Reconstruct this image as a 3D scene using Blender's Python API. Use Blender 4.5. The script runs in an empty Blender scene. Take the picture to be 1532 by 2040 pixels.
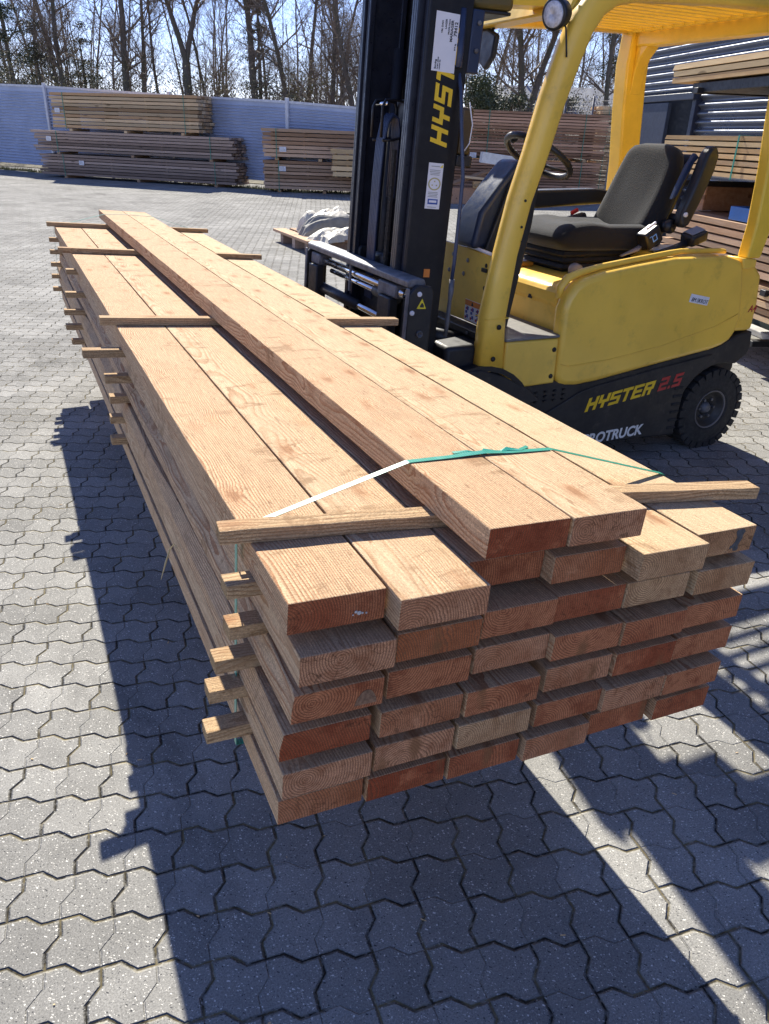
import bpy, bmesh, math, random
from mathutils import Vector, Matrix, noise
random.seed(7)
S = bpy.context.scene
COL = S.collection
R_ = math.radians
# ---------------------------------------------------------------- camera
F, YAW, PITCH, ROLL, CH = 1494.8, 0.4528, 0.4667, 0.0373, 1.554
fw = Vector((math.sin(YAW)*math.cos(PITCH), math.cos(YAW)*math.cos(PITCH), -math.sin(PITCH)))
r0 = Vector((math.cos(YAW), -math.sin(YAW), 0)); u0 = r0.cross(fw)
cr, sr = math.cos(ROLL), math.sin(ROLL)
cam_r = cr*r0 + sr*u0; cam_u = -sr*r0 + cr*u0
cd = bpy.data.cameras.new('camera'); cam = bpy.data.objects.new('camera', cd); COL.objects.link(cam)
cam.matrix_world = Matrix((( cam_r.x, cam_u.x, -fw.x, 0), (cam_r.y, cam_u.y, -fw.y, 0), (cam_r.z, cam_u.z, -fw.z, CH), (0, 0, 0, 1)))
cd.sensor_fit = 'VERTICAL'; cd.sensor_height = 36; cd.lens = F/2040*36
cd.clip_start = 0.05; cd.clip_end = 600
S.camera = cam
# ---------------------------------------------------------------- sky and sun
SUN = Vector((0.20, 1.12, 1.0)).normalized()      # towards the sun
EL = math.asin(SUN.z); AZ = math.atan2(SUN.x, SUN.y)
W = bpy.data.worlds.new('World'); S.world = W; W.use_nodes = True
wn = W.node_tree; wn.nodes.clear()
sky = wn.nodes.new('ShaderNodeTexSky'); sky.sky_type = 'NISHITA'; sky.sun_disc = False
sky.sun_elevation = EL; sky.sun_rotation = AZ; sky.altitude = 30; sky.air_density = 0.85; sky.dust_density = 0.0; sky.ozone_density = 3.5
bg = wn.nodes.new('ShaderNodeBackground'); bg.inputs[1].default_value = 0.092
wo = wn.nodes.new('ShaderNodeOutputWorld')
tint = wn.nodes.new('ShaderNodeMix'); tint.data_type = 'RGBA'; tint.blend_type = 'MULTIPLY'; tint.inputs[0].default_value = 1; tint.inputs[7].default_value = (1.06, 0.94, 1.14, 1)
wn.links.new(sky.outputs[0], tint.inputs[6]); wn.links.new(tint.outputs[2], bg.inputs[0]); wn.links.new(bg.outputs[0], wo.inputs[0])
sl = bpy.data.lights.new('sun', 'SUN'); sl.energy = 5.0; sl.angle = R_(0.5); sl.color = (1, 0.945, 0.83)
so = bpy.data.objects.new('sun', sl); COL.objects.link(so)
so.rotation_euler = (-SUN).to_track_quat('-Z', 'Y').to_euler(); so.location = (0, 0, 20)
S.view_settings.view_transform = 'Standard'; S.view_settings.look = 'None'
S.view_settings.gamma = 1; S.view_settings.exposure = 1.05
S.render.engine = 'CYCLES'
# ---------------------------------------------------------------- node expressions
class X:
    def __init__(s, nt, v): s.nt, s.v = nt, v
    def _m(s, op, *a):
        n = s.nt.nodes.new('ShaderNodeMath'); n.operation = op
        for i, q in enumerate((s,)+a):
            if isinstance(q, X): s.nt.links.new(q.v, n.inputs[i])
            else: n.inputs[i].default_value = q
        return X(s.nt, n.outputs[0])
    def __add__(s, o): return s._m('ADD', o)
    def __radd__(s, o): return s._m('ADD', o)
    def __sub__(s, o): return s._m('SUBTRACT', o)
    def __rsub__(s, o): return (s*-1)+o
    def __mul__(s, o): return s._m('MULTIPLY', o)
    def __rmul__(s, o): return s._m('MULTIPLY', o)
    def __truediv__(s, o): return s._m('DIVIDE', o)
    def f(s, op, *a): return s._m(op, *a)
def ramp(x, a, b, lo=0.0, hi=1.0):
    n = x.nt.nodes.new('ShaderNodeMapRange'); n.interpolation_type = 'SMOOTHSTEP'
    x.nt.links.new(x.v, n.inputs['Value'])
    n.inputs['From Min'].default_value = a; n.inputs['From Max'].default_value = b
    n.inputs['To Min'].default_value = lo; n.inputs['To Max'].default_value = hi
    return X(x.nt, n.outputs[0])
def mixc(nt, f, a, b, mode='MIX'):
    n = nt.nodes.new('ShaderNodeMix'); n.data_type = 'RGBA'; n.blend_type = mode
    for sock, q in ((n.inputs[0], f), (n.inputs[6], a), (n.inputs[7], b)):
        if isinstance(q, X): nt.links.new(q.v, sock)
        elif isinstance(q, (int, float)): sock.default_value = q
        elif isinstance(q, tuple): sock.default_value = (*q, 1) if len(q) == 3 else q
        else: nt.links.new(q, sock)
    return n.outputs[2]
def comb(nt, x, y, z):
    n = nt.nodes.new('ShaderNodeCombineXYZ')
    for i, q in enumerate((x, y, z)):
        if isinstance(q, X): nt.links.new(q.v, n.inputs[i])
        else: n.inputs[i].default_value = q
    return n.outputs[0]
def sep(nt, v):
    n = nt.nodes.new('ShaderNodeSeparateXYZ'); nt.links.new(v, n.inputs[0])
    return [X(nt, o) for o in n.outputs]
def noi(nt, v, scale=5, det=2, rough=0.5, dist=0.0):
    n = nt.nodes.new('ShaderNodeTexNoise'); nt.links.new(v, n.inputs['Vector'])
    n.inputs['Scale'].default_value = scale; n.inputs['Detail'].default_value = det
    n.inputs['Roughness'].default_value = rough; n.inputs['Distortion'].default_value = dist
    return X(nt, n.outputs[0])
def vor(nt, v, scale=5, feat='F1'):
    n = nt.nodes.new('ShaderNodeTexVoronoi'); nt.links.new(v, n.inputs['Vector']); n.inputs['Scale'].default_value = scale
    n.feature = feat
    return X(nt, n.outputs[0]), n.outputs[1]
def newmat(name):
    m = bpy.data.materials.new(name); m.use_nodes = True
    nt = m.node_tree; b = nt.nodes['Principled BSDF']
    return m, nt, b
def coords(nt, kind='Object'):
    n = nt.nodes.new('ShaderNodeTexCoord'); return n.outputs[kind]
def bump(nt, b, h, strength, dist):
    n = nt.nodes.new('ShaderNodeBump'); n.inputs['Strength'].default_value = strength; n.inputs['Distance'].default_value = dist
    nt.links.new(h.v, n.inputs['Height']); nt.links.new(n.outputs[0], b.inputs['Normal'])
def plain(name, col, rough=0.5, metal=0.0, var=0.12, scale=9.0, bmp=0.0, bscale=60.0, coat=0.0, spec=0.5, dirt=0.0, dirtcol=(0.10, 0.085, 0.06)):
    m, nt, b = newmat(name)
    o = coords(nt)
    n = noi(nt, o, scale, 4, 0.6)
    k = ramp(n, 0.25, 0.75, 1-var, 1+var)
    c = mixc(nt, 1.0, col, comb(nt, k, k, k), 'MULTIPLY')
    if dirt:
        d = ramp(noi(nt, o, scale*2.7, 8, 0.75), 0.52, 0.78, 0, dirt)
        c = mixc(nt, d, c, dirtcol)
    nt.links.new(c, b.inputs['Base Color'])
    rr = ramp(noi(nt, o, scale*3, 5, 0.7), 0.3, 0.7, max(0, rough-0.1), min(1, rough+0.12))
    nt.links.new(rr.v, b.inputs['Roughness'])
    b.inputs['Metallic'].default_value = metal
    b.inputs['Coat Weight'].default_value = coat; b.inputs['Coat Roughness'].default_value = 0.12
    b.inputs['Specular IOR Level'].default_value = spec
    if bmp: bump(nt, b, noi(nt, o, bscale, 3, 0.6), bmp, 0.002)
    return m
# ---------------------------------------------------------------- materials
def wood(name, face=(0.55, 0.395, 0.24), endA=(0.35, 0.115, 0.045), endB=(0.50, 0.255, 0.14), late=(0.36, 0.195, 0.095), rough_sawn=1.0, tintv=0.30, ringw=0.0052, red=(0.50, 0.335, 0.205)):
    m, nt, b = newmat(name)
    o = coords(nt); x, y, z = sep(nt, o)
    oi = nt.nodes.new('ShaderNodeObjectInfo'); rnd = X(nt, oi.outputs['Random'])
    r2 = (rnd*17.31).f('FRACT'); r3 = (rnd*61.7).f('FRACT'); r4 = (rnd*233.3).f('FRACT')
    seedv = comb(nt, x+rnd*31.0, y*0.35+r2*19.0, z+r3*7.0)
    w1 = noi(nt, seedv, 7, 2, 0.5); w2 = noi(nt, comb(nt, x*0.8+rnd*11.0, y*0.5+r3*23.0, z*0.8), 5, 1, 0.5)
    px = (r2-0.5)*0.15; pz = r3*-0.10+0.015
    # knots bend the grain around them
    kwp = noi(nt, o, 30, 3, 0.6)
    kv = comb(nt, x*13.0+rnd*90.0+kwp*0.35, y*5.2+r2*40.0+kwp*0.3, z*4.0+r3*9.0)
    kd, kc = vor(nt, kv, 1.0)
    ksel = ramp(sep(nt, kc)[0], 0.42, 0.46)
    knot = ramp(kd+(kwp-0.5)*0.22, 0.06, 0.24, 1, 0)*ksel
    kpull = ramp(kd, 0.05, 0.55, 1, 0)*ksel
    dx = x-px+(w1-0.5)*0.030+kpull*0.012; dz = z-pz+(w2-0.5)*0.045
    rr = (dx*dx+dz*dz).f('SQRT')
    fine = noi(nt, comb(nt, x, y*0.08, z), 160, 2, 0.6)
    ph = rr/ringw+fine*0.35
    saw = ph.f('FRACT')
    ring = ramp(saw, 0.30, 0.95)*ramp(saw, 0.97, 1.0, 1, 0)
    nx, ny, nz = sep(nt, coords(nt, 'Normal'))
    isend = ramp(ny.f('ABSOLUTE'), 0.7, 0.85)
    fcol = mixc(nt, ramp(r4, 0.0, 1.0, 0.0, 0.38), face, red)
    big = noi(nt, comb(nt, x*1.5+rnd*9.0, y*0.5, z), 6, 3, 0.6)
    fcol = mixc(nt, ramp(big, 0.35, 0.75, 0, 0.35), fcol, tuple(min(1, c*1.22) for c in face))
    fcol = mixc(nt, ring*ramp(big, 0.3, 0.6, 0.35, 0.8), fcol, late)
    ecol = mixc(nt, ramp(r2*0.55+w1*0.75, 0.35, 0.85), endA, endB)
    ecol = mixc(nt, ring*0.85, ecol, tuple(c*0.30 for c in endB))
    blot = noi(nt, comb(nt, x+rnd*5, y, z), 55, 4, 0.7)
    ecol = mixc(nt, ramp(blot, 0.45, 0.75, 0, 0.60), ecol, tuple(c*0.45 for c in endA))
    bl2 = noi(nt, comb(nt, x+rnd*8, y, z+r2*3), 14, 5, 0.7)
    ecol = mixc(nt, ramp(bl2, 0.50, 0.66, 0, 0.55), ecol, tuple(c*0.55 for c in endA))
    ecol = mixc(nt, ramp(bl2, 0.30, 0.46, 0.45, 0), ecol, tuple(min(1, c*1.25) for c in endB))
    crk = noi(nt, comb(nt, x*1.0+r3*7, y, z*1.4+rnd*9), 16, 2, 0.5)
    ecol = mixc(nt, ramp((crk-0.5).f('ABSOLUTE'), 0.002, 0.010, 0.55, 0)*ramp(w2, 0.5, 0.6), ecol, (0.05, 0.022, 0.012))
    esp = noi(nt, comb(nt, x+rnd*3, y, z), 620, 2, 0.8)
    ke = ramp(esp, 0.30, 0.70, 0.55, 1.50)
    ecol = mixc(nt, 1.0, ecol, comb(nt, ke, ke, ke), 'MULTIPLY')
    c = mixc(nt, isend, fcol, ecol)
    c = mixc(nt, knot*0.78, c, (0.20, 0.095, 0.042))
    fz = noi(nt, comb(nt, x, y*0.45, z), 330, 4, 0.8)
    k = ramp(fz, 0.25, 0.8, 1-tintv, 1+tintv)
    c = mixc(nt, 1.0, c, comb(nt, k, k, k), 'MULTIPLY')
    fuzz = noi(nt, comb(nt, x*1.0+rnd*4, y*0.5+x*0.2, z), 480, 2, 0.75)
    fzm = ramp(noi(nt, comb(nt, x*1.2+r3*5, y*0.7, z), 7, 3, 0.6), 0.38, 0.60)
    kz = ramp(fuzz, 0.32, 0.66, 0.70, 1.22)
    c = mixc(nt, fzm*(1-isend), c, mixc(nt, 1.0, c, comb(nt, kz, kz, kz), 'MULTIPLY'))
    # cross sawn marks of the blade
    st = ((y+noi(nt, comb(nt, x, y, z), 7, 4, 0.7)*0.045+x*0.06)*(2*math.pi/0.0075)).f('SINE')
    stm = ramp(noi(nt, comb(nt, x*1.0+r3*3, y*0.6, z), 8, 2), 0.4, 0.65)*st*(1-isend)
    k2 = stm*0.02+1.0
    c = mixc(nt, 1.0, c, comb(nt, k2, k2, k2), 'MULTIPLY')
    # stray dark splinters
    sp = noi(nt, comb(nt, x*1.0, y*0.22, z*1.0+r2*4), 95, 2, 0.6)
    c = mixc(nt, ramp(sp, 0.64, 0.72, 0, 0.55), c, (0.19, 0.10, 0.05))
    dd = noi(nt, comb(nt, x*2+r3*8, y*1.2, z*2), 4.5, 6, 0.72)
    c = mixc(nt, ramp(dd, 0.54, 0.72, 0, 0.42)*(1-isend), c, (0.33, 0.215, 0.12))
    torn = noi(nt, comb(nt, x*7.0+y*1.6+r3*5, y*17.0-x*3.0, z*6+rnd*30), 1.0, 4, 0.7, 0.6)
    tm = ramp(noi(nt, comb(nt, x*2.0+r2*9, y*1.1, z*2+rnd*6), 2.6, 2, 0.5), 0.48, 0.62)
    tornf = ramp(torn, 0.51, 0.66, 0, 1)*tm*(1-isend)
    c = mixc(nt, tornf*0.80, c, (0.27, 0.165, 0.085))
    halo = ramp(kd, 0.10, 0.42, 1, 0)*ksel*(1-isend)
    c = mixc(nt, halo*0.42, c, (0.40, 0.20, 0.095))
    fib = noi(nt, comb(nt, x*1.0+r2*3, y*0.05, z), 240, 3, 0.7)
    kf = ramp(fib, 0.3, 0.7, 0.80, 1.14)
    c = mixc(nt, (1-isend), c, mixc(nt, 1.0, c, comb(nt, kf, kf, kf), 'MULTIPLY'))
    nt.links.new(c, b.inputs['Base Color'])
    b.inputs['Roughness'].default_value = 0.86; b.inputs['Specular IOR Level'].default_value = 0.18
    h = fz*1.0+stm*0.10+ring*0.3+blot*isend*1.6+torn*tm*0.8
    bump(nt, b, h, 0.75*rough_sawn, 0.0016)
    return m
def wood_far(name, face, dark, var=0.35):
    m, nt, b = newmat(name)
    o = coords(nt); x, y, z = sep(nt, o)
    oi = nt.nodes.new('ShaderNodeObjectInfo'); rnd = X(nt, oi.outputs['Random'])
    g = noi(nt, comb(nt, x*9+rnd*40, y*0.9+rnd*13, z*9), 3, 4, 0.65)
    c = mixc(nt, ramp(rnd*0.5+g*0.6, 0.3, 0.8), face, dark)
    kd, kc = vor(nt, comb(nt, x*8+rnd*40, y*2.2, z*8), 1.0)
    c = mixc(nt, ramp(kd, 0.12, 0.2, 0.7, 0)*ramp(sep(nt, kc)[0], 0.5, 0.55), c, tuple(q*0.4 for q in dark))
    k = ramp((rnd*91.7).f('FRACT'), 0, 1, 1-var, 1+var*0.5)
    c = mixc(nt, 1.0, c, comb(nt, k, k, k), 'MULTIPLY')
    nt.links.new(c, b.inputs['Base Color']); b.inputs['Roughness'].default_value = 0.85
    b.inputs['Specular IOR Level'].default_value = 0.2
    bump(nt, b, noi(nt, comb(nt, x, y*0.1, z), 60, 3), 0.4, 0.003)
    return m
M = {}
M['plank'] = wood('sawn_larch')
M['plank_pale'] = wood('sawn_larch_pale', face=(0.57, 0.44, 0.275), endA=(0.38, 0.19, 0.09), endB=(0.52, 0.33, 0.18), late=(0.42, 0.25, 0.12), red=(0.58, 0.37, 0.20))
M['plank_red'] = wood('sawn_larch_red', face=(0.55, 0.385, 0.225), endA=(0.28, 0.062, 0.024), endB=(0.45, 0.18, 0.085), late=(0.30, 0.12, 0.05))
M['batten'] = wood('batten_wood', face=(0.50, 0.35, 0.20), endA=(0.42, 0.28, 0.14), endB=(0.52, 0.36, 0.19), late=(0.26, 0.15, 0.07), red=(0.34, 0.22, 0.12), ringw=0.005)
M['bark_edge'] = wood('waney_edge', face=(0.44, 0.30, 0.13), late=(0.26, 0.16, 0.06), red=(0.38, 0.24, 0.10))
M['far_gold'] = wood_far('far_spruce', (0.64, 0.47, 0.28), (0.44, 0.27, 0.14))
M['far_grey'] = wood_far('far_weathered', (0.42, 0.31, 0.24), (0.24, 0.17, 0.13))
M['far_pink'] = wood_far('far_larch', (0.56, 0.38, 0.25), (0.36, 0.21, 0.12))
M['far_brown'] = wood_far('far_brown', (0.56, 0.33, 0.21), (0.34, 0.18, 0.10))
M['far_pale'] = wood_far('far_pale', (0.68, 0.50, 0.28), (0.46, 0.29, 0.14))
M['yellow'] = plain('yellow_paint', (0.95, 0.60, 0.08), 0.38, var=0.09, scale=2.5, coat=0.3, dirt=0.5, dirtcol=(0.36, 0.24, 0.05), bmp=0.06, bscale=25)
M['yellow_worn'] = plain('yellow_paint_worn', (0.90, 0.58, 0.085), 0.42, var=0.10, scale=4, coat=0.2, dirt=0.5, dirtcol=(0.30, 0.20, 0.05), bmp=0.12, bscale=40)
M['orange_under'] = plain('guard_paint', (0.92, 0.60, 0.055), 0.4, var=0.06, coat=0.3, dirt=0.12)
M['black_metal'] = plain('black_steel', (0.010, 0.010, 0.013), 0.5, metal=0.0, var=0.3, dirt=0.30, dirtcol=(0.07, 0.06, 0.05), bmp=0.15, bscale=80)
M['mast_steel'] = plain('mast_steel', (0.010, 0.010, 0.013), 0.5, spec=0.3, var=0.25, dirt=0.16, dirtcol=(0.09, 0.075, 0.05), bmp=0.1, bscale=90)
M['rail_steel'] = plain('worn_rail', (0.016, 0.019, 0.030), 0.36, metal=0.1, var=0.3, scale=14, dirt=0.25)
M['worn_steel'] = plain('bare_worn_steel', (0.15, 0.15, 0.16), 0.6, metal=0.35, var=0.4, scale=16, dirt=0.65, dirtcol=(0.03, 0.03, 0.03), bmp=0.2)
M['chrome'] = plain('chrome', (0.70, 0.70, 0.72), 0.14, metal=1.0, var=0.05, dirt=0.1)
M['chassis'] = plain('chassis_black', (0.026, 0.024, 0.022), 0.6, var=0.25, scale=5, dirt=0.7, dirtcol=(0.11, 0.09, 0.07), bmp=0.2, bscale=70)
M['rubber'] = plain('tyre_rubber', (0.020, 0.020, 0.020), 0.8, var=0.3, scale=18, dirt=0.7, dirtcol=(0.075, 0.07, 0.06), bmp=0.4, bscale=90)
M['plastic'] = plain('black_plastic', (0.010, 0.011, 0.014), 0.42, var=0.15, dirt=0.25, dirtcol=(0.06, 0.055, 0.05), bmp=0.25, bscale=300)
M['cowl'] = plain('cowl_plastic', (0.014, 0.026, 0.065), 0.42, var=0.1, dirt=0.2, dirtcol=(0.08, 0.08, 0.08), bmp=0.2, bscale=350)
M['grey_plastic'] = plain('grey_plastic', (0.20, 0.20, 0.22), 0.5)
M['hose'] = plain('hose_rubber', (0.030, 0.045, 0.095), 0.36, var=0.2)
M['red'] = plain('red_plastic', (0.5, 0.02, 0.015), 0.4)
M['white_paper'] = plain('white_paper', (0.78, 0.77, 0.80), 0.6, var=0.04)
M['ink'] = plain('black_ink', (0.03, 0.03, 0.035), 0.6)
M['blue_ink'] = plain('blue_ink', (0.03, 0.08, 0.35), 0.5)
M['logo_yellow'] = plain('logo_yellow', (0.85, 0.55, 0.02), 0.45, var=0.1, dirt=0.25)
M['logo_red'] = plain('logo_red', (0.45, 0.03, 0.03), 0.45, dirt=0.2)
M['logo_white'] = plain('logo_white', (0.75, 0.74, 0.70), 0.5, dirt=0.2)
M['orange_lbl'] = plain('orange_label', (0.75, 0.22, 0.03), 0.5)
M['sign_yellow'] = plain('sign_yellow', (0.85, 0.68, 0.03), 0.5)
M['gold_ink'] = plain('gold_ink', (0.45, 0.40, 0.18), 0.5)
M['seal_grey'] = plain('seal_grey', (0.30, 0.31, 0.28), 0.5)
M['blue_plastic'] = plain('blue_plastic', (0.02, 0.13, 0.42), 0.4)
M['navy_panel'] = plain('door_navy', (0.022, 0.030, 0.055), 0.45, var=0.15)
M['dark_green'] = plain('plinth_dark', (0.030, 0.045, 0.038), 0.7, bmp=0.3)
M['concrete'] = plain('concrete', (0.42, 0.41, 0.39), 0.9, var=0.2, bmp=0.4)
M['white_paint'] = plain('white_paint', (0.74, 0.73, 0.70), 0.6, dirt=0.3)
M['roof_grey'] = plain('roof_grey', (0.30, 0.31, 0.33), 0.6)
M['cream'] = plain('cream_wall', (0.70, 0.64, 0.50), 0.8)
M['lens'] = plain('lamp_lens', (0.55, 0.56, 0.62), 0.15, coat=0.6, var=0.3, scale=60)
M['olive'] = plain('olive_housing', (0.11, 0.08, 0.022), 0.45)
M['amber'] = plain('amber_oil', (0.07, 0.042, 0.012), 0.35)
def fabric():
    m, nt, b = newmat('seat_fabric'); o = coords(nt)
    n = noi(nt, o, 420, 3, 0.7); v, _ = vor(nt, o, 300)
    c = mixc(nt, ramp(n, 0.35, 0.7), (0.003, 0.0035, 0.005), (0.014, 0.015, 0.018))
    nt.links.new(c, b.inputs['Base Color']); b.inputs['Roughness'].default_value = 0.95
    b.inputs['Sheen Weight'].default_value = 0.15; b.inputs['Sheen Roughness'].default_value = 0.4
    bump(nt, b, v, 0.6, 0.002); return m
M['fabric'] = fabric()
def strapmat():
    m, nt, b = newmat('green_strap'); x, y, z = sep(nt, coords(nt, 'UV'))
    k = ramp((x*(2*math.pi/0.006)).f('SINE'), -0.2, 0.6, 0.75, 1.1)
    c = mixc(nt, 1.0, (0.01, 0.27, 0.19), comb(nt, k, k, k), 'MULTIPLY')
    nt.links.new(c, b.inputs['Base Color']); b.inputs['Roughness'].default_value = 0.38; b.inputs['Coat Weight'].default_value = 0.25
    return m
M['strap'] = strapmat()
def treadmat():
    m, nt, b = newmat('step_rubber'); x, y, z = sep(nt, coords(nt))
    s = ramp((y*(2*math.pi/0.022)).f('SINE'), -0.3, 0.5)
    n = noi(nt, coords(nt), 30, 4, 0.7)
    nt.links.new(mixc(nt, n, (0.10, 0.10, 0.10), (0.26, 0.25, 0.23)), b.inputs['Base Color'])
    b.inputs['Roughness'].default_value = 0.45
    bump(nt, b, s, 0.6, 0.004); return m
M['tread'] = treadmat()
def paver():
    C = 0.1125; g = -0.3541
    m, nt, b = newmat('wave_pavers')
    x, y, z = sep(nt, coords(nt))
    X0, Y0 = x+0.1727, y-1.487
    ca, sa = math.cos(g), math.sin(g)
    u = (X0*ca+Y0*sa)/C; v = (Y0*ca-X0*sa)/C
    wn_ = noi(nt, comb(nt, u, v, 0.0), 0.35, 2); wn2 = noi(nt, comb(nt, u, v, 5.0), 0.35, 2)
    u = u+(wn_-0.5)*0.10; v = v+(wn2-0.5)*0.10
    A = 0.088
    def wv(t):
        f = t.f('FRACT')
        return ((f*3.0).f('MINIMUM', (3.0-f*6.0).f('MAXIMUM', f*3.0-3.0))).f('MULTIPLY', A)
    vv = v-wv(u); uu = u+wv(v)
    iu = uu.f('ROUND'); iv = vv.f('ROUND')
    du = (uu-iu).f('ABSOLUTE')*C; dv = (vv-iv).f('ABSOLUTE')*C
    ci = uu.f('FLOOR'); cj = vv.f('FLOOR')          # cell
    # running bond: vertical joint iu in row cj is real when (iu+cj) is even
    par = ((iu+cj)*0.5).f('FRACT')
    vreal = ramp(par, 0.2, 0.3, 1, 0)
    hreal = 1.0
    # herringbone field in the right half
    d4v = (((iu-1.0)-cj)*0.25).f('FRACT'); vin = ramp((d4v-0.0).f('ABSOLUTE'), 0.1, 0.15, 1, 0)
    d4h = (((ci-iv)*0.25)+0.0).f('FRACT'); hin = ramp((d4h-0.5).f('ABSOLUTE'), 0.1, 0.15, 1, 0)
    zone = ramp(u+v*0.4, 4.4, 4.6)
    vr = vreal*(1-zone)+(1-vin)*zone; hr = (1-zone)+(1-hin)*zone
    jn = noi(nt, comb(nt, u, v, 2.0), 9, 3, 0.6)
    jw = (jn-0.5)*0.0034
    du2 = du+jw; dv2 = dv+jw
    def prof(d, real):
        deep = ramp(d, 0.0012, 0.0062); shal = ramp(d, 0.0004, 0.0034)
        return deep*real+(shal*0.45+0.55)*(1-real)
    pu = prof(du2, vr); pv = prof(dv2, hr)
    h = pu.f('MINIMUM', pv)
    gap = (ramp(du2, 0.0010, 0.0038, 1, 0)*(vr*0.92+0.08)).f('MAXIMUM', ramp(dv2, 0.0010, 0.0038, 1, 0)*(hr*0.92+0.08))
    # stone colour
    sid = comb(nt, ((ci+cj*0.5)*0.5).f('FLOOR'), cj, 0.0)
    wnz = nt.nodes.new('ShaderNodeTexWhiteNoise'); nt.links.new(sid, wnz.inputs[0]); rs = X(nt, wnz.outputs[0])
    o = coords(nt)
    big = noi(nt, o, 0.9, 4, 0.6); mid = noi(nt, o, 9, 5, 0.65); fine = noi(nt, o, 260, 3, 0.7)
    stn = noi(nt, comb(nt, x*1.3, y*0.5, 3.0), 1.6, 5, 0.7)
    k = ramp(rs, 0, 1, 0.87, 1.11)*ramp(big, 0.3, 0.7, 0.80, 1.12)*ramp(stn, 0.56, 0.70, 1.0, 0.74)*ramp(mid, 0.3, 0.7, 0.93, 1.07)*ramp(fine, 0.2, 0.8, 0.62, 1.38)
    c = mixc(nt, 1.0, (0.262, 0.256, 0.238), comb(nt, k, k, k), 'MULTIPLY')
    for sc, lo, hi, col, s0, s1 in ((250, 0.10, 0.16, (0.66, 0.64, 0.58), 0.72, 0.76), (120, 0.05, 0.11, (0.70, 0.68, 0.62), 0.82, 0.84), (210, 0.08, 0.14, (0.06, 0.06, 0.065), 0.74, 0.78), (110, 0.02, 0.08, (0.07, 0.07, 0.07), 0.88, 0.90)):
        wp = noi(nt, o, sc*0.7, 1)
        sv = nt.nodes.new('ShaderNodeVectorMath'); sv.operation = 'ADD'; nt.links.new(o, sv.inputs[0]); nt.links.new(comb(nt, wp*0.01, wp*-0.008, sc*0.1), sv.inputs[1])
        d, cc = vor(nt, sv.outputs[0], sc)
        c = mixc(nt, ramp(d, lo+0.12, hi+0.16, 1, 0)*ramp(sep(nt, cc)[0], s0, s1), c, col)
    moss = ramp(noi(nt, comb(nt, u, v, 9.0), 0.8, 4, 0.7), 0.42, 0.62)
    jc = mixc(nt, moss, (0.022, 0.020, 0.017), (0.15, 0.125, 0.07))
    sandm = ramp(noi(nt, comb(nt, u, v, 4.0), 2.3, 4, 0.75), 0.50, 0.62)
    gap = gap*ramp(noi(nt, comb(nt, u, v, 6.0), 5.0, 3, 0.7), 0.34, 0.50, 0.45, 1.0)
    edge = (ramp(du2, 0.003, 0.009, 1, 0)*vr).f('MAXIMUM', ramp(dv2, 0.003, 0.009, 1, 0)*hr)
    c = mixc(nt, edge*sandm*0.55, c, (0.36, 0.33, 0.26))
    c = mixc(nt, gap, c, jc)
    nt.links.new(c, b.inputs['Base Color'])
    b.inputs['Roughness'].default_value = 1.0; b.inputs['Specular IOR Level'].default_value = 0.06
    hh = h*1.0+fine*0.10+mid*0.06
    bump(nt, b, hh, 1.0, 0.0065)
    return m
M['paver'] = paver()
def bark():
    m, nt, b = newmat('bark'); x, y, z = sep(nt, coords(nt))
    n = noi(nt, comb(nt, x, y, z*0.3), 14, 5, 0.7)
    g = ramp(noi(nt, coords(nt), 1.1, 2), 0.45, 0.65)
    c = mixc(nt, n, (0.065, 0.052, 0.040), (0.19, 0.155, 0.12)); c = mixc(nt, g*0.45, c, (0.075, 0.085, 0.035))
    nt.links.new(c, b.inputs['Base Color']); b.inputs['Roughness'].default_value = 0.9
    bump(nt, b, n, 0.8, 0.02); return m
M['bark'] = bark()
M['twig'] = plain('twigs', (0.19, 0.145, 0.105), 0.8, var=0.4, scale=1.2)
M['leaf'] = plain('evergreen_leaf', (0.060, 0.075, 0.030), 0.6, var=0.5, scale=1.6)
M['dead_leaf'] = plain('dry_leaf', (0.17, 0.145, 0.065), 0.8, var=0.4, scale=1.6)
M['grass'] = plain('dry_grass', (0.20, 0.18, 0.07), 0.9, var=0.4)
M['soil'] = plain('soil', (0.10, 0.085, 0.05), 1.0, var=0.4, scale=0.8, bmp=0.6, bscale=8)
def metalwall(name, col, metal, rough):
    return plain(name, col, rough, metal=metal, var=0.08, scale=1.5, dirt=0.08)
M['wall_metal'] = metalwall('corrugated_steel', (0.15, 0.165, 0.20), 0.6, 0.32)
M['fence_metal'] = metalwall('fence_steel', (0.37, 0.42, 0.55), 0.15, 0.5)
M['fence_post'] = plain('fence_post', (0.55, 0.56, 0.60), 0.5, metal=0.2)
M['tarp'] = plain('tarp', (0.56, 0.52, 0.42), 0.6, var=0.12, dirt=0.3, bmp=0.3, bscale=20)
M['grey_tarp'] = plain('grey_cloth', (0.24, 0.23, 0.20), 0.8, var=0.2, bmp=0.4, bscale=40)
M['straw'] = plain('straw', (0.62, 0.48, 0.22), 0.7)
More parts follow.
